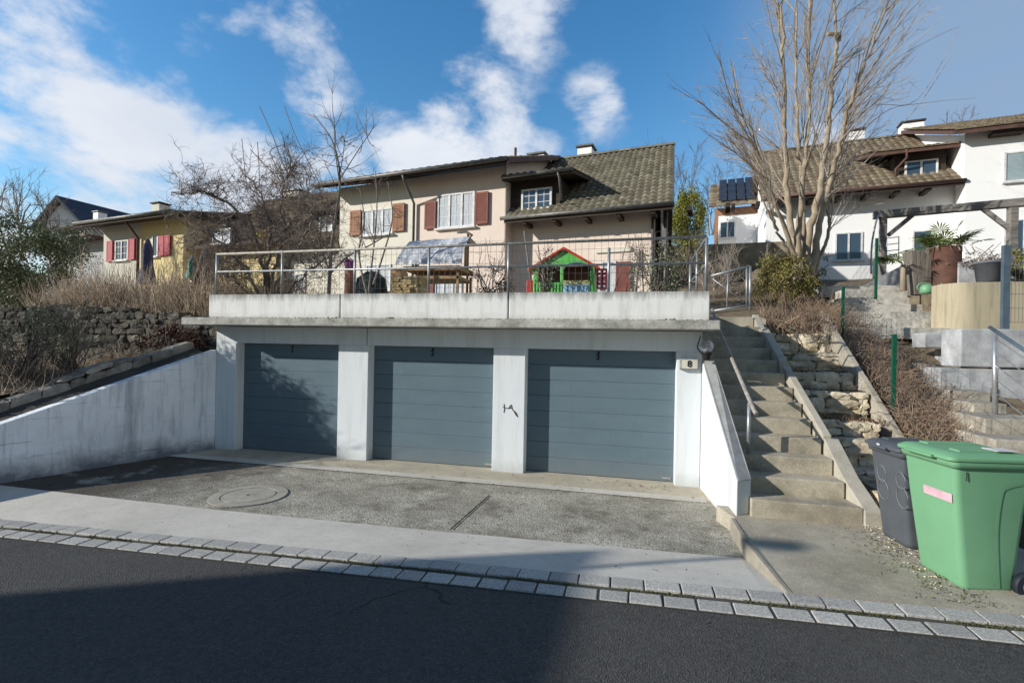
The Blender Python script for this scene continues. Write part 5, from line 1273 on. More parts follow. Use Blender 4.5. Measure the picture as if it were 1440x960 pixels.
MB().tube(curve3([c+Vector((-.08, 0, .04)), c+Vector((-.17, 0, .12)), c+Vector((-.1, 0, .22)), c+Vector((.05, 0, .2))]), .012, 6).build('handle', 'greenlid', t)
c = W(1392, 397, D=9.9); rr_ = (W(1410, 375, D=9.9)-W(1374, 375, D=9.9)).length/2
t = thing('planter', c, 'wide dark grey plastic planter with a bare sapling on the curved wall', 'planter')
h_ = W(1392, 368, D=9.9).z-c.z
MB().lathe(c, [(0, 0), (rr_*.8, 0), (rr_*.96, h_*.88), (rr_*1.04, h_*.88), (rr_*1.05, h_), (rr_*.96, h_), (rr_*.92, h_-.04), (0, h_-.04)], 24).build('pot', 'pot', t)
m = MB()
for k in range(7): p_ = c+Vector((R.uniform(-.1, .1), R.uniform(-.1, .1), h_-.05)); m.tube(curve3([p_, p_+Vector((R.uniform(-.05, .05), 0, .2)), p_+Vector((R.uniform(-.25, .25), R.uniform(-.1, .1), R.uniform(.25, .5)))], 3), [.005]*7, 3)
m.build('sapling', 'twigg', t)
# pale stone kerb wall behind the palm (light terrace wall)
a, b = W(1195, 408, D=12.6), W(1330, 360, D=12.2)
m = MB(); m.prism([W(1195, 412, D=12.6), W(1340, 412, D=12.3), W(1340, 362, D=12.3), W(1290, 362, D=12.4)], fr.y*.3)
tag(m.build('garden_wall', 'granblock'), 'pale stone garden wall sloping up behind the palm planters', 'garden wall')
q = W(1355, 396, D=10.6)
tag(MB().box(q.x-.1, q.x+.45, q.y, q.y+.4, q.z-.1, q.z+.42).build('stone_block', 'granblock', bevel=.02), 'pale stone block between the rusty planter and the grey pot', 'stone block')
# ------------------------------------------------------------------ vegetation
def rv(s=1.): return Vector((R.gauss(0, s), R.gauss(0, s), R.gauss(0, s)))
def twig(mb, p, d, L, r, seg=4, curl=.12, grav=0., sides=3):
    pts = [p.copy()]; d = d.normalized(); q = p.copy()
    for k in range(seg):
        d = (d+rv(curl)+Vector((0, 0, grav))).normalized(); q = q+d*(L/seg); pts.append(q.copy())
    mb.tube(pts, [lerp(r, r*.35, k/seg) for k in range(seg+1)], sides, cap=False); return pts, d
def grow(mb, tw, p, d, L, r, lev, maxlev, curl=.15, grav=.05, nch=4, spread=.7, shrink=.62, rmin=.004, tlen=None):
    seg = 6 if lev < 2 else 4
    pts, dd = twig(mb if r > .012 else tw, p, d, L, r, seg, curl, grav, 7 if r > .04 else (5 if r > .015 else 3))
    if lev >= maxlev: return
    for k in range(nch+(R.random() < .5)):
        f = R.uniform(.25, 1.); i = min(seg-1, int(f*seg)); q = pts[i].lerp(pts[i+1], f*seg-i)
        base = (pts[i+1]-pts[i]).normalized(); nd = (base+rv(spread)*.8).normalized()
        grow(mb, tw, q, nd, L*shrink*R.uniform(.7, 1.2), max(rmin, r*.55*(1-.4*f)), lev+1, maxlev, curl, grav, nch, spread, shrink, rmin)
def sm(pts, k=4): return curve3([Vector(p) for p in pts], k)
# big multi-stem tree
DT = 12.4
def T(px_, py_, dd=0): return W(px_, py_, D=DT+dd)
base = T(1128, 385)
t = thing('bare_tree', Vector((base.x, base.y, base.z-.5)), 'tall many-stemmed bare tree with pale bark and upswept twigs above the stairs', 'tree')
tk, tw = MB(), MB()
stems = [([(1120, 400, 0), (1114, 350, -.1), (1098, 305, -.4), (1082, 262, -.7), (1070, 225, -.9), (1050, 190, -1.1)], .10, .018),
         ([(1122, 400, 0), (1116, 340, .1), (1107, 270, .2), (1104, 190, .3), (1102, 100, .2), (1100, 10, .1), (1096, -40, 0)], .135, .03),
         ([(1126, 400, 0), (1124, 320, -.2), (1131, 240, -.3), (1138, 150, -.2), (1136, 60, -.4), (1142, -50, -.5)], .12, .025),
         ([(1132, 400, 0), (1138, 330, .2), (1152, 270, .2), (1163, 190, .4), (1172, 100, .5), (1176, 48, .5), (1170, -50, .6)], .15, .035),
         ([(1138, 400, .1), (1150, 325, 0), (1166, 262, -.2), (1184, 190, -.5), (1204, 120, -.7), (1232, 50, -.8), (1262, -40, -1.)], .13, .02),
         ([(1128, 400, .2), (1130, 310, .5), (1124, 220, .9), (1118, 130, 1.1), (1121, 40, 1.3), (1118, -60, 1.3)], .10, .02),
         ([(1140, 395, .1), (1158, 350, .3), (1166, 318, .5), (1162, 280, .6), (1178, 235, .8), (1192, 160, 1.0)], .07, .02),
         ([(1122, 380, -.1), (1104, 345, -.5), (1090, 318, -.8), (1082, 270, -1.), (1068, 240, -1.2)], .06, .012),
         ([(1120, 345, -.1), (1095, 300, .5), (1072, 240, .9), (1052, 200, 1.2), (1040, 140, 1.3)], .055, .012)]
for pl, r0, r1 in stems:
    c = sm([T(*p) for p in pl], 6); n_ = len(c)
    for i in range(1, n_-1): c[i] += rv(.018)
    tk.tube(c, [lerp(r0*.9, r1*.72, (i/(n_-1))**.6) for i in range(n_)], 9)
    ctr = T(1130, 250)
    lowst = pl[0][0] in (1120, 1122) and r0 <= .10
    for k in range((int(14*n_/30)+6)//(2 if lowst else 1)):
        f = R.uniform(.45 if lowst else .3, 1.); i = min(n_-2, int(f*(n_-1))); q = c[i]
        dn_ = (c[i+1]-c[i]).normalized(); outw = Vector((q.x-base.x, (q.y-base.y)*.8, 0)); outw = outw.normalized() if outw.length > .05 else Vector((R.gauss(0, 1), R.gauss(0, 1), 0)).normalized()
        d = (dn_*.9+outw*R.uniform(.1, 1.0)+rv(.3)+Vector((0, 0, .45))).normalized()
        L = R.uniform(1.0, 2.3); r = R.uniform(.011, .024)
        p2, _ = twig(tk if r > .016 else tw, q, d, L, r, 7, .07, .035, 5)
        for kk in range(R.randint(5, 9)):
            j = R.randint(1, 6); d2 = ((p2[j]-p2[j-1]).normalized()+rv(.33)+outw*.15).normalized()
            p3, _ = twig(tw, p2[j], d2, R.uniform(.4, 1.2), .0065, 5, .09, .03)
            for k3 in range(3):
                j = R.randint(1, 4); twig(tw, p3[j], ((p3[j]-p3[j-1]).normalized()+rv(.4)).normalized(), R.uniform(.15, .5), .0045, 3, .1, .02)
# a few long outer whips as in the photograph
for pl in ([(1180, 200), (1230, 150), (1290, 140), (1350, 40)], [(1175, 230), (1240, 160), (1300, 145), (1372, 138)], [(1180, 160), (1250, 90), (1320, 50), (1350, 38)], [(1160, 280), (1230, 215), (1290, 150), (1340, 75)], [(1085, 255), (1040, 205), (1000, 188), (975, 176)], [(1085, 258), (1050, 215), (1020, 185), (1000, 140)], [(1082, 262), (1060, 245), (1035, 232)]):
    D_ = R.uniform(-1.2, .6); tw.tube(sm([T(a_, b_, D_) for a_, b_ in pl], 5), [lerp(.014, .004, k/15) for k in range(16)], 4, cap=False)
tk.tube([T(1163, 48, .3), T(1180, 49, .5), T(1181, 58, .5)], [.05, .06, .03], 7)
tk.build('trunk', 'bark', t); tw.build('branches', 'twig', t)
# gnarled fruit tree
DF = 10.9
def F(px_, py_, dd=0): return W(px_, py_, D=DF+dd)
base = F(376, 412)
t = thing('fruit_tree', Vector((base.x, base.y, 2.45)), 'old gnarled bare fruit tree with a dense tangle of grey twigs behind the railing', 'tree')
tk, tw = MB(), MB()
limbs = [([(378, 440, 0), (372, 380, 0), (352, 320, -.1), (318, 285, -.3), (280, 268, -.4), (242, 275, -.5)], .085),
         ([(380, 440, 0), (388, 370, .1), (402, 325, .3), (430, 300, .5), (468, 300, .6)], .08),
         ([(376, 440, 0), (378, 360, .2), (376, 310, .6), (362, 265, .9), (340, 240, 1.0)], .07),
         ([(372, 440, -.1), (350, 385, -.6), (318, 350, -.9), (290, 322, -1.0), (265, 330, -1.)], .06),
         ([(380, 430, 0), (398, 380, -.5), (425, 340, -.8), (440, 300, -.9), (432, 262, -.9)], .06),
         ([(384, 440, 0), (415, 400, .3), (448, 372, .6), (480, 350, .8)], .045),
         ([(368, 440, 0), (340, 400, -.2), (312, 385, -.3), (290, 375, -.2)], .045),
         ([(402, 325, .3), (395, 285, .3), (402, 255, .2), (418, 235, .1)], .04)]
for pl, r0 in limbs:
    c = sm([F(*p) for p in pl], 6); n_ = len(c)
    for i in range(2, n_-1): c[i] += rv(.03)
    tk.tube(c, [lerp(r0*.62, .010, i/(n_-1)) for i in range(n_)], 7)
    for k in range(52):
        f = R.uniform(.3, 1.); i = min(n_-2, int(f*(n_-1)))
        grow(tk, tw, c[i], (rv(1.)+Vector((0, 0, .35))).normalized(), R.uniform(.35, .8), R.uniform(.007, .013), 0, 2, .3, .03, 4, .9, .6, .0042)
for pl in ([(430, 300), (400, 235), (385, 195), (365, 150)], [(470, 300), (440, 240), (415, 190), (400, 150)], [(400, 255), (380, 215), (395, 205)], [(345, 250), (343, 225), (340, 195)], [(365, 265), (364, 230), (362, 200)], [(420, 280), (375, 235), (352, 210)]):
    tw.tube(sm([F(a_, b_, R.uniform(-.2, .2)) for a_, b_ in pl], 4), .009, 4, cap=False)
tk.build('trunk', 'barkg', t); tw.build('branches', 'twigg', t)
base = W(463, 414, D=10.4)
t = thing('young_tree', Vector((base.x, base.y, 2.45)), 'slender young bare tree with long upright shoots in front of the cream wall', 'tree')
tk, tw = MB(), MB()
def Y2(px_, py_, dd=0): return W(px_, py_, D=10.4+dd)
for pl, r0 in (([(460, 440, 0), (463, 400, 0), (466, 350, 0), (472, 305, .1), (478, 250, .1), (468, 200, 0), (440, 160, 0)], .05), ([(463, 380, 0), (450, 345, -.2), (445, 320, -.3)], .02), ([(464, 385, 0), (490, 360, -.3), (520, 345, -.4), (545, 330, -.5)], .022), ([(478, 252, .1), (495, 225, 0), (528, 175, 0)], .015), ([(477, 255, .1), (472, 215, 0), (470, 165, 0)], .014), ([(478, 245, .1), (484, 205, .1), (482, 190, .1)], .01)):
    c = sm([Y2(*p) for p in pl], 5); n_ = len(c); tk.tube(c, [lerp(r0, .008, i/(n_-1)) for i in range(n_)], 6)
    for k in range(10):
        i = R.randint(n_//3, n_-2); grow(tk, tw, c[i], (rv(.8)+Vector((0, 0, .5))).normalized(), R.uniform(.35, .8), .009, 0, 1, .14, .06, 3, .6, .6, .004)
tk.build('trunk', 'barkg', t); tw.build('branches', 'twigg', t)
base = W(548, 414, D=9.9)
t = thing('young_tree', Vector((base.x, base.y, 2.45)), 'thin forked bare sapling between the covered grill and the tarpaulin', 'tree')
tk, tw = MB(), MB()
for pl in ([(515, 440), (522, 380), (530, 300), (528, 240)], [(525, 400), (540, 355), (552, 305), (545, 255)], [(518, 420), (505, 360), (512, 310), (506, 265)]):
    c = sm([W(a_, b_, D=9.9) for a_, b_ in pl], 4); n_ = len(c); tk.tube(c, [lerp(.024, .007, i/(n_-1)) for i in range(n_)], 5)
    for k in range(9): grow(tk, tw, c[R.randint(4, n_-2)], (rv(.7)+Vector((0, 0, .5))).normalized(), R.uniform(.2, .5), .007, 0, 1, .14, .05, 3, .6, .6, .004)
tk.build('trunk', 'barkg', t); tw.build('branches', 'twigg', t)
# leafy shrubs
def shrub(name, c, rx, ry_, rz_, n, size, mat, label, cat='shrub', stems='twigg', clumps=26, ns=14, top=1., group=None, jitter=.16):
    c = Vector(c)
    t = thing(name, Vector((c.x, c.y, c.z-rz_)), label, cat, group)
    m = MB(); cl = []
    for k in range(clumps):
        v = rv(1); v.normalize(); v *= R.uniform(.45, 1.)**.6; cl.append(c+Vector((v.x*rx, v.y*ry_, v.z*rz_)))
    for k in range(n):
        q = R.choice(cl)+Vector((R.gauss(0, rx*jitter), R.gauss(0, ry_*jitter), R.gauss(0, rz_*jitter)))
        m.leaf(q, size*R.uniform(.6, 1.3))
    m.build('foliage', mat, t); m = MB()
    for k in range(ns):
        q = R.choice(cl); b_ = Vector((c.x+R.uniform(-.3, .3)*rx, c.y+R.uniform(-.3, .3)*ry_, c.z-rz_*1.1)); m.tube(sm([b_, b_.lerp(q, .5)+rv(.06), q+rv(.1)], 3), .009, 4)
    for k in range(ns*3): q = R.choice(cl); twig(m, q, (q-c).normalized()+rv(.4), R.uniform(.15, .45), .005)
    m.build('stems', stems, t); return t
q = W(30, 372, D=12.8); shrub('evergreen_shrub', q, 1.75, 1.0, 1.15, 26000, .065, 'leaf', 'dense evergreen leafy shrub at the left edge above the stone wall', clumps=40, jitter=.13)
q = W(-120, 410, D=8.0); shrub('evergreen_shrub', q, .8, .8, .85, 5000, .06, 'leaf', 'evergreen shrub just outside the left edge shading the garage drive', clumps=34)
q = W(35, 478, D=8.2); shrub('hedge_shrub', q, .8, .5, .55, 3600, .038, 'leaf', 'sparse small leaved green shrub below the evergreen at the left edge', clumps=30, ns=60)
q = W(100, 470, D=8.6); shrub('hedge_shrub', q, .42, .4, .55, 1100, .034, 'leaf', 'thin upright shrub with few green leaves before the dark stone wall', clumps=20, ns=50)
q = W(235, 480, Y=7.95); shrub('ivy_shrub', q, .75, .12, .30, 2200, .05, 'redleaf', 'dark reddish dry creeper on the old stone wall', clumps=26, ns=20)
q = W(1103, 398, D=11.2); jn = shrub('juniper_bush', q, .70, .5, .62, 12000, .045, 'yewleaf', 'dense bronze green clipped bush at the foot of the big bare tree', clumps=60, jitter=.12)
q = W(968, 310, D=26); shrub('cypress', q, .85, .7, 1.6, 20000, .09, 'cypleaf', 'golden green conifer right of the pink house gable', clumps=50)
q = W(690, 392, D=11.5); shrub('rose_bush', q, .55, .3, .35, 700, .05, 'redleaf', 'reddish dry bush in the bed right of the tarpaulin rack', clumps=20, ns=26)
q = W(925, 385, D=11.0); shrub('laurel_shrub', q, .6, .4, .55, 1600, .06, 'leaf', 'dark leafy shrub behind the right end of the parapet railing', clumps=26, ns=20)
q = W(968, 362, D=10.8); shrub('laurel_shrub', q, .4, .4, .45, 800, .05, 'yewleaf', 'yellowish leafy climber at the right corner post of the railing', clumps=18, ns=20)
q = W(768, 382, D=8.75); shrub('climbing_rose', q, .26, .08, .34, 420, .04, 'leaf', 'leafy climbing rose in front of the green playhouse', clumps=22, ns=16)
q = W(1150, 372, D=12.8); shrub('ivy_shrub', q, .25, .2, .35, 500, .05, 'leaf', 'ivy tuft on the right side of the big tree base', clumps=12, ns=6)
q = W(1370, 365, D=10.6); shrub('grey_shrub', q, .45, .3, .16, 500, .04, 'redleaf', 'low dry planting on the wall behind the grey planter', clumps=20, ns=26)
q = W(1440, 372, D=10.0); shrub('bamboo_clump', q, .22, .2, .45, 700, .07, 'cypleaf', 'yellow green bamboo like clump at the right edge', clumps=24, ns=20)
# bare climbers: each plant its own thing
for x_ in (670, 690, 700, 880, 895, 905, 862):
    m = MB(); b_ = W(x_, 415, D=10); pts_, _ = twig(m, b_, Vector((R.uniform(-.15, .15), 0, 1)), R.uniform(.9, 1.35), .012, 7, .08, .02, 5)
    for k in range(8): twig(m, pts_[R.randint(2, 6)], rv(1)+Vector((0, 0, .6)), R.uniform(.15, .4), .006, 4, .15)
    tag(m.build('bare_climber', 'twigg'), 'bare climbing stem along the terrace fence before the pink wall', 'climbing plant', 'bare climbers along the terrace fence')
# fan-trained shrub in front of the right part of the main house
q = W(900, 352, D=10.5); m = MB()
for k in range(60): twig(m, q+rv(.1), rv(1), R.uniform(.1, .25), .006, 4, .3)
m.tube(sm([W(893, 415, D=10.5), W(897, 380, D=10.5), q], 4), .02, 5); m.tube(sm([W(905, 415, D=10.5), W(903, 380, D=10.5), q+Vector((.05, 0, 0))], 4), .018, 5)
tag(m.build('pollarded_shrub', 'twigg'), 'small pollarded bare shrub before the maroon shutter', 'shrub')
# bare shrubs behind the barrier (top of the stairs)
for px_, D_, lab in ((1008, 12.6, 'bare twiggy shrub left behind the stair top barrier'), (1036, 13.0, 'bare twiggy shrub with pale trunk behind the stair top barrier')):
    b_ = W(px_, 432, D=D_); t = thing('bare_shrub', Vector((b_.x, b_.y, b_.z-.3)), lab, 'shrub'); a_, c_ = MB(), MB()
    for k in range(9): grow(a_, c_, b_+Vector((R.gauss(0, .12), R.gauss(0, .1), -.3)), Vector((R.gauss(0, .3), R.gauss(0, .3), 1)), R.uniform(.9, 1.5), .03 if k < 2 else .014, 0, 2, .12, .04, 5, .55, .55, .005)
    a_.build('trunk', 'bark', t); c_.build('branches', 'twig', t)
# distant bare trees
for px_, py_, D_, hh, lab in ((25, 330, 20, 3.2, 'thin bare tree against the clouds at the far left'), (70, 330, 24, 2.6, 'slim bare tree in front of the gabled slate roof house'), (955, 290, 34, 4.6, 'faint distant bare tree right of the mossy roof'), (1000, 310, 34, 4.2, 'faint distant bare tree beside the timber house'), (1350, 190, 40, 2.6, 'distant bare tree top above the white house roof')):
    b_ = W(px_, py_, D=D_); t = thing('distant_tree', Vector((b_.x, b_.y, b_.z-1)), lab, 'tree'); a_, c_ = MB(), MB()
    for k in range(4): grow(a_, c_, b_+Vector((R.gauss(0, .2), 0, -1)), Vector((R.gauss(0, .35), R.gauss(0, .3), 1)), hh*.75, .05, 0, 3, .10, .04, 4, .5, .55, .010 if D_ > 30 else .007)
    a_.build('trunk', 'barkg', t); c_.build('branches', 'twigg', t)
# dry stems on the left bank, brambles on the right: stuff
def stalk(mb, p, L, r, lean=.25, curl=.1, grav=-.01, seg=4): return twig(mb, p, Vector((R.gauss(0, lean), R.gauss(0, lean), 1)), L, r, seg, curl, grav)
m = MB()
for k in range(9500):
    x = R.uniform(-13.5, -7.4); y = R.uniform(8.45, 11.2); 
    L = R.uniform(.45, 1.35)*(1+.45*mnoise.noise(Vector((x*1.2, y*1.2, 0)))); z = tz(x, y)+.0
    pts_, d_ = stalk(m, Vector((x, y, z-.05)), L, .0085, .3, .14)
    if R.random() < .6: twig(m, pts_[2], d_+rv(.5), L*.4, .006, 3, .15)
for k in range(160):
    x = R.uniform(-13, -8.6); y = R.uniform(8.5, 10.5); pts_, d_ = stalk(m, Vector((x, y, tz(x, y)-.05)), R.uniform(1.0, 1.9), .009, .08, .04, .01, 6)
    for kk in range(4): twig(m, pts_[R.randint(2, 5)], Vector((R.gauss(0, .5), R.gauss(0, .5), 1)), R.uniform(.15, .4), .005, 3, .1)
o = m.build('dry_stems', 'drygrass', loc=Vector((-10, 9, 2.3))); o['kind'] = 'stuff'
m = MB()      # stems in the planting bed and hanging over the walls
for k in range(1500):
    x = R.uniform(-13, -9.0); y = R.uniform(5.5, 8.0); 
    if x > -9.6 and R.random() < .6: continue
    stalk(m, Vector((x, y, 1.15)), R.uniform(.25, .8), .006, .35, .15)
for k in range(500):
    x = R.uniform(-10, -8.2); y = R.uniform(7.4, 8.0); twig(m, Vector((x, y, 1.55)), Vector((R.gauss(0, .6), -.4, .5)), R.uniform(.15, .5), .005, 4, .2, -.05)
o = m.build('undergrowth_stems', 'drygrass', loc=Vector((-10, 7, 1.2))); o['kind'] = 'stuff'
m = MB()
for k in range(5600):
    y = R.uniform(6.6, 12.4); x = R.uniform(3.5, 4.12+.05*(y-6)); z = slope2(y)-.02
    if R.random() < .55: twig(m, Vector((x, y, z+R.uniform(0, .12))), Vector((R.gauss(0, .7), R.gauss(0, .7), R.uniform(.3, 1))), R.uniform(.2, .55), .006, 5, .28, -.12)
    else: stalk(m, Vector((x, y, z-.03)), R.uniform(.12, .38), .005, .5, .2, -.04)
TY = []
for tx, ty, _, by in tiers: q = W(tx, ty+3, X=2.5); TY.append((q.y, q.z))
TY.sort()
for k in range(520):          # tufts at the back of each terrace
    i = R.randrange(len(TY)); y = TY[i][0]+R.uniform(.12, .5); x = R.uniform(2.45, 3.38)
    twig(m, Vector((x, y, TY[i][1]-.06)), Vector((R.gauss(0, .5), R.gauss(0, .5), 1)), R.uniform(.06, .2), .004, 3, .2, -.03)
for k in range(260):
    y = R.uniform(9.6, 10.8); x = R.uniform(2.4, 3.5); stalk(m, Vector((x, y, slope_right(y)-.1)), R.uniform(.3, .7), .006, .5, .2)
o = m.build('brambles', 'bramble', loc=Vector((4, 9, 1.5))); o['kind'] = 'stuff'
m = MB()
for k in range(5000):
    if k % 2:
        i = R.randrange(len(TY)); y = TY[i][0]+R.uniform(.08, .5); x = R.uniform(2.4, 3.4); z = TY[i][1]-.045
    else: y = R.uniform(6.5, 12.2); x = R.uniform(3.5, 4.5+.1*(y-6)); z = slope2(y)
    m.leaf((x, y, z+R.uniform(0, .05)), R.uniform(.02, .05))
o = m.build('leaf_cover', 'litter', loc=Vector((4, 9, 1.5))); o['kind'] = 'stuff'
# leaf litter on the drive, moss along the setts
m = MB()
def flat(x, y, z, s):
    a_ = R.random()*6.28; b = []
    for k in range(4): an = a_+k*1.57; rr = s*(.5 if k % 2 else .28); b.append(Vector((x+rr*math.cos(an), y+rr*math.sin(an), z+R.uniform(.002, .012))))
    m.add(b, [(0, 1, 2, 3)])
for k in range(520):
    x = R.gauss(-8.2, 1.1); y = R.uniform(5.0, 7.2)
    if x > -4.5 or x < -9.0+.31*(y-5.0): continue
    flat(x, y, dz_drive(x, y)+.004, R.uniform(.02, .055))
for k in range(150):
    x = R.uniform(-7.2, .9); y = R.uniform(6.9, 7.75); flat(x, y, .014, R.uniform(.015, .05))
for k in range(46):
    x = R.gauss(.0, .4); y = R.uniform(7.45, 7.75); flat(x, y, .012, R.uniform(.02, .045))
for k in range(120):
    x = R.uniform(-7, 1); y = R.uniform(4.4, 7); flat(x, y, dz_drive(x, y)+.006, R.uniform(.012, .035))
for k in range(90): x = R.uniform(2.3, 3.0); y = R.uniform(4.4, 6.1); flat(x, y, .20, R.uniform(.015, .04))
for k in range(30): x = R.uniform(-7, 3); y = R.uniform(2, 3.8); flat(x, y, road_z(x)+.002, R.uniform(.012, .03))
for k in range(420): x = R.uniform(-7, 3); y = kerbY(x)-abs(R.gauss(0, .12)); flat(x, y, road_z(x)+.001, R.uniform(.006, .016))
o = m.build('leaf_litter', 'litter', loc=Vector((-4, 6, 0))); o['kind'] = 'stuff'
m = MB()
for k in range(5200):
    x = R.uniform(-9, 4.5); y = kerbY(x)+(KW+R.gauss(.015, .012)); z = road_z(x)+.008
    if mnoise.noise(Vector((x*2.2, 0, 0))) < -.15: continue
    m.leaf((x, y, z+R.uniform(0, .012)), R.uniform(.008, .02))
for k in range(1300):
    x = R.uniform(-7.9, 1.1); m.leaf((x, 7.255+R.uniform(-.01, .14), 2.44+R.uniform(0, .008)), R.uniform(.01, .03)*(2.2 if mnoise.noise(Vector((x*3, 2, 0))) > .3 else 1))
for k in range(600):
    y = R.uniform(4.35, 6.3); x = 2.42+R.gauss(0, .16)-(y-4.3)*.02; m.leaf((x, y, .19+R.uniform(0, .012)), R.uniform(.01, .03))
o = m.build('moss', 'moss', loc=Vector((-2, 4, 0))); o['kind'] = 'stuff'
m = MB()
for k in range(900):
    y = R.uniform(4.3, 6.4); x = R.uniform(2.35, 3.7); g_ = R.uniform(.004, .011); z = .165+.03*(y-4.2)
    m.lathe((x, y, z), [(g_, 0), (g_*.7, g_*.8), (0, g_)], 5, False)
o = m.build('gravel', 'stone', loc=Vector((3, 5, .2))); o['kind'] = 'stuff'
# ------------------------------------------------------------------ houses and lamp across the street (behind the camera): they throw the road shadow
Sun = Vector((-math.sin(rad(61.5))*math.cos(rad(21)), -math.cos(rad(61.5))*math.cos(rad(21)), math.sin(rad(21))))
tip = Vector((-.23, 5.03, .05)); tt = 15.5/math.cos(rad(21)); cr = tip+Sun*tt
t = thing('street_house', (cr.x-6, cr.y-6, 0), 'plain house across the street behind the viewer', 'house')
hx1, hy1, hz = cr.x, cr.y, cr.z
plan = [Vector((hx1, hy1, -.5)), Vector((hx1-12.8, hy1-5.85, -.5)), Vector((hx1-12.8, hy1-15, -.5)), Vector((hx1-.4, hy1-13, -.5))]
MB().prism(plan, (0, 0, hz+.5)).build('wall', 'palewall', t)
MB().prism([p.lerp(plan[0]+Vector((-6, -8, 0)), .08)+Vector((0, 0, hz+.52)) for p in plan], (0, 0, .12)).build('roof', 'tiledull', t)
wf = Frame((hx1, hy1), math.atan2(5.85, 12.8)+math.pi)
for k in range(3): window(wf, 2+k*3.4, 3.2+k*3.4, 2.5, 3.9, -.01, t, 2, True, 'glass')
tipL = Vector((1.15, 5.28, .1)); top = tipL+Sun*(13.5/math.cos(rad(21)))
t = thing('street_lamp', (top.x, top.y, -.1), 'grey street lamp across the road behind the viewer', 'street lamp')
MB().tube([(top.x, top.y, -.3), (top.x, top.y, top.z)], [.07, .04], 10).build('pole', 'galv', t)
MB().box(top.x-.12, top.x+.5, top.y-.1, top.y+.1, top.z, top.z+.1).build('lamp_head', 'galv', t, .03)
# tree outside the frame on the left bank that dapples the first door
b_ = Vector((-10.9, 5.3, 1.0)); t = thing('bare_shrub', b_, 'bare twiggy shrub outside the left edge above the weathered wall', 'shrub'); a_, c_ = MB(), MB()
for k in range(12): grow(a_, c_, b_+Vector((R.gauss(0, .3), R.gauss(0, .3), 0)), Vector((R.gauss(0, .35), R.gauss(0, .35), 1)), R.uniform(1.2, 1.7), .03, 0, 2, .12, .03, 6, .6, .6, .007)
a_.build('trunk', 'barkg', t); c_.build('branches', 'twigg', t)
# ------------------------------------------------------------------ light, sky, camera
sl = bpy.data.lights.new('sun', 'SUN'); sl.energy = 5.0; sl.angle = rad(.53); sl.color = (1., .955, .87)
so = bpy.data.objects.new('sun', sl); col.objects.link(so); so.rotation_euler = (-Sun).to_track_quat('-Z', 'Y').to_euler()
w = bpy.data.worlds.new('World'); sc.world = w; w.use_nodes = True; nt = w.node_tree; nt.nodes.clear()
out = nt.nodes.new('ShaderNodeOutputWorld'); bg = nt.nodes.new('ShaderNodeBackground'); bg.inputs['Strength'].default_value = .09
sky = nt.nodes.new('ShaderNodeTexSky'); sky.sky_type = 'NISHITA'; sky.sun_disc = False; sky.sun_elevation = rad(21); sky.sun_rotation = math.atan2(Sun.x, Sun.y) % (2*math.pi)
sky.air_density = 1.3; sky.dust_density = .4; sky.ozone_density = 3.2; sky.altitude = 400
tc = nt.nodes.new('ShaderNodeTexCoord'); L = nt.links.new
def nmath(op, a, b=0., clamp=False):
    x = nt.nodes.new('ShaderNodeMath'); x.operation = op; x.use_clamp = clamp
    for i, v in ((0, a), (1, b)):
        if hasattr(v, 'is_linked'): L(v, x.inputs[i])
        else: x.inputs[i].default_value = v
    return x.outputs[0]
nz = nt.nodes.new('ShaderNodeTexNoise'); nz.inputs['Scale'].default_value = 4.6; nz.inputs['Detail'].default_value = 12; nz.inputs['Roughness'].default_value = .6; nz.inputs['Distortion'].default_value = .15
mp = nt.nodes.new('ShaderNodeMapping'); mp.inputs['Scale'].default_value = (1., 1., 1.7); L(tc.outputs['Generated'], mp.inputs[0]); L(mp.outputs[0], nz.inputs['Vector'])
def blobs(lst, ns=1.0):
    tot = None
    for px_, py_, r_, s_ in lst:
        d = ray(px_, py_).normalized(); rr = math.atan(r_/FPX)
        vd = nt.nodes.new('ShaderNodeVectorMath'); vd.operation = 'DISTANCE'; L(tc.outputs['Generated'], vd.inputs[0]); vd.inputs[1].default_value = d
        mr = nt.nodes.new('ShaderNodeMapRange'); mr.interpolation_type = 'SMOOTHSTEP'; mr.inputs[1].default_value = rr*1.15; mr.inputs[2].default_value = rr*.15; mr.inputs[3].default_value = 0; mr.inputs[4].default_value = s_; L(vd.outputs['Value'], mr.inputs[0])
        tot = mr.outputs[0] if tot is None else nmath('MAXIMUM', tot, mr.outputs[0])
    return tot
white = blobs([(40, 90, 150, .9), (130, 190, 150, 1.), (30, 250, 150, 1.), (230, 250, 110, .85), (90, 5, 80, .8), (190, 150, 80, .7), (320, 30, 110, .62), (430, 60, 110, .66), (440, 150, 80, .6), (350, 210, 90, .62), (460, 230, 120, .6), (665, 180, 120, 1.05), (600, 230, 110, .85), (550, 190, 70, .6), (735, 25, 90, .75), (330, 250, 100, .85), (150, 280, 150, .9), (835, 145, 62, .8), (760, 210, 60, .5), (-250, 150, 300, .8), (1180, 200, 60, .5)])
m1 = nmath('ADD', white, nmath('MULTIPLY', nmath('SUBTRACT', nz.outputs['Fac'], .5), 3.4))
mr = nt.nodes.new('ShaderNodeMapRange'); mr.interpolation_type = 'SMOOTHSTEP'; mr.inputs[1].default_value = .30; mr.inputs[2].default_value = 1.05; L(m1, mr.inputs[0])
wm = nmath('MULTIPLY', mr.outputs[0], nmath('MULTIPLY', white, 1.6, True))
side = nt.nodes.new('ShaderNodeVectorMath'); side.operation = 'DISTANCE'; L(tc.outputs['Generated'], side.inputs[0]); side.inputs[1].default_value = Vector((.93, -.1, .36)).normalized()  # unseen white cloud added far right to light the left wing wall
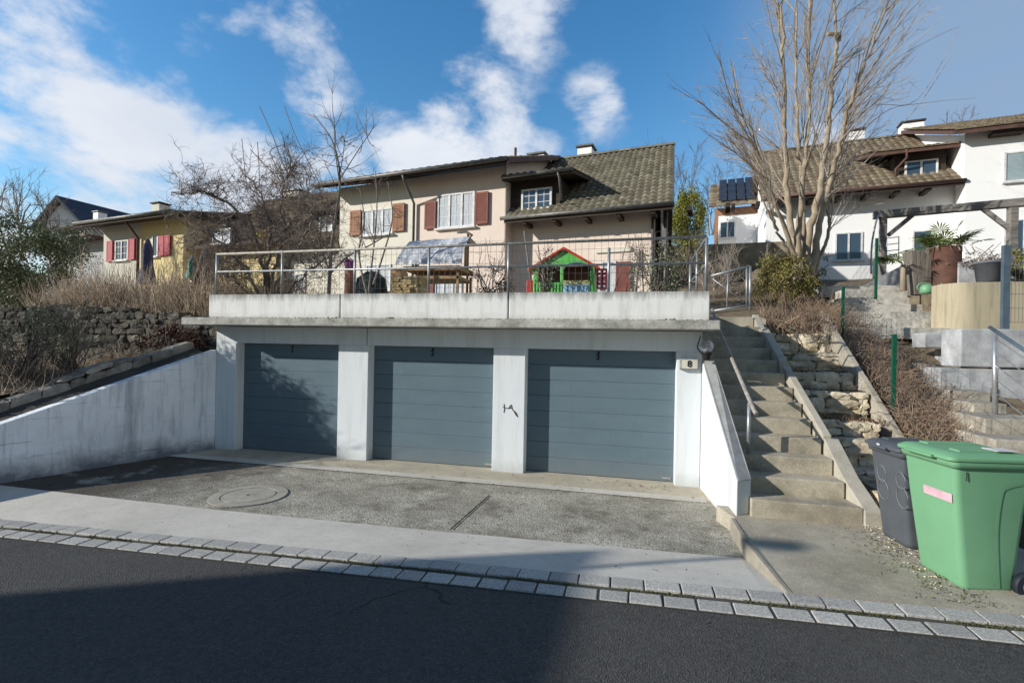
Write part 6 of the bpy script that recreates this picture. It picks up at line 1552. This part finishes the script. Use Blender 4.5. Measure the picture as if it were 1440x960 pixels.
mrs = nt.nodes.new('ShaderNodeMapRange'); mrs.interpolation_type = 'SMOOTHSTEP'; mrs.inputs[1].default_value = .8; mrs.inputs[2].default_value = .25; L(side.outputs['Value'], mrs.inputs[0])
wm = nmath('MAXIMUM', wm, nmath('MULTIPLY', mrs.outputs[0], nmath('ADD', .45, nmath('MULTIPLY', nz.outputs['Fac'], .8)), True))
grey = blobs([(1330, 130, 260, 1.), (1450, 60, 260, 1.), (1230, 30, 170, .75), (1700, 200, 500, 1.)])
m2 = nmath('MULTIPLY', grey, nmath('ADD', .62, nmath('MULTIPLY', nz.outputs['Fac'], .5)), True)
def mixc(f, a, b):
    x = nt.nodes.new('ShaderNodeMix'); x.data_type = 'RGBA'; L(f, x.inputs[0])
    for i, v in ((6, a), (7, b)):
        if hasattr(v, 'is_linked'): L(v, x.inputs[i])
        else: x.inputs[i].default_value = (*v, 1)
    return x.outputs[2]
hs = nt.nodes.new('ShaderNodeHueSaturation'); hs.inputs['Saturation'].default_value = 1.28; hs.inputs['Value'].default_value = 1.; L(sky.outputs[0], hs.inputs['Color'])
vdot = nt.nodes.new('ShaderNodeVectorMath'); vdot.operation = 'DOT_PRODUCT'; L(tc.outputs['Generated'], vdot.inputs[0]); vdot.inputs[1].default_value = (-.3, .93, .2)
mrv = nt.nodes.new('ShaderNodeMapRange'); mrv.interpolation_type = 'SMOOTHSTEP'; mrv.inputs[1].default_value = -.1; mrv.inputs[2].default_value = .75; mrv.inputs[3].default_value = .85; mrv.inputs[4].default_value = 2.05; L(vdot.outputs['Value'], mrv.inputs[0]); L(mrv.outputs[0], hs.inputs['Value'])
k_ = 1/.09
nz2 = nt.nodes.new('ShaderNodeTexNoise'); nz2.inputs['Scale'].default_value = 5; nz2.inputs['Detail'].default_value = 6; L(mp.outputs[0], nz2.inputs['Vector'])
cwhite = mixc(nz2.outputs['Fac'], (.95*k_, .97*k_, 1.*k_), (.58*k_, .66*k_, .80*k_))
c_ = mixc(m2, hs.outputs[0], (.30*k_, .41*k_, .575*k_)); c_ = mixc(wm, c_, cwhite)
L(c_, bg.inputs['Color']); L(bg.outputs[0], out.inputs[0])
cam = bpy.data.cameras.new('camera'); co = bpy.data.objects.new('camera', cam); col.objects.link(co); sc.camera = co
cam.sensor_width = 36; cam.lens = FPX/1440*36; cam.shift_y = (CY-480)/1440; cam.clip_end = 5000; cam.clip_start = .05
Fw = Vector((-math.sin(TH), math.cos(TH), 0)); Rt = Vector((math.cos(TH), math.sin(TH), 0)); Up = Vector((0, 0, 1))
Ri = Rt*CS+Up*SN*1; Ui = Up*CS-Rt*SN
mt = Matrix((( Ri.x, Ui.x, -Fw.x, 0), (Ri.y, Ui.y, -Fw.y, 0), (Ri.z, Ui.z, -Fw.z, CH), (0, 0, 0, 1)))
co.matrix_world = mt
sc.view_settings.view_transform = 'Standard'; sc.view_settings.look = 'None'; sc.view_settings.exposure = 0
sc.render.engine = 'CYCLES'
sc.cycles.max_bounces = 6; sc.cycles.transparent_max_bounces = 6
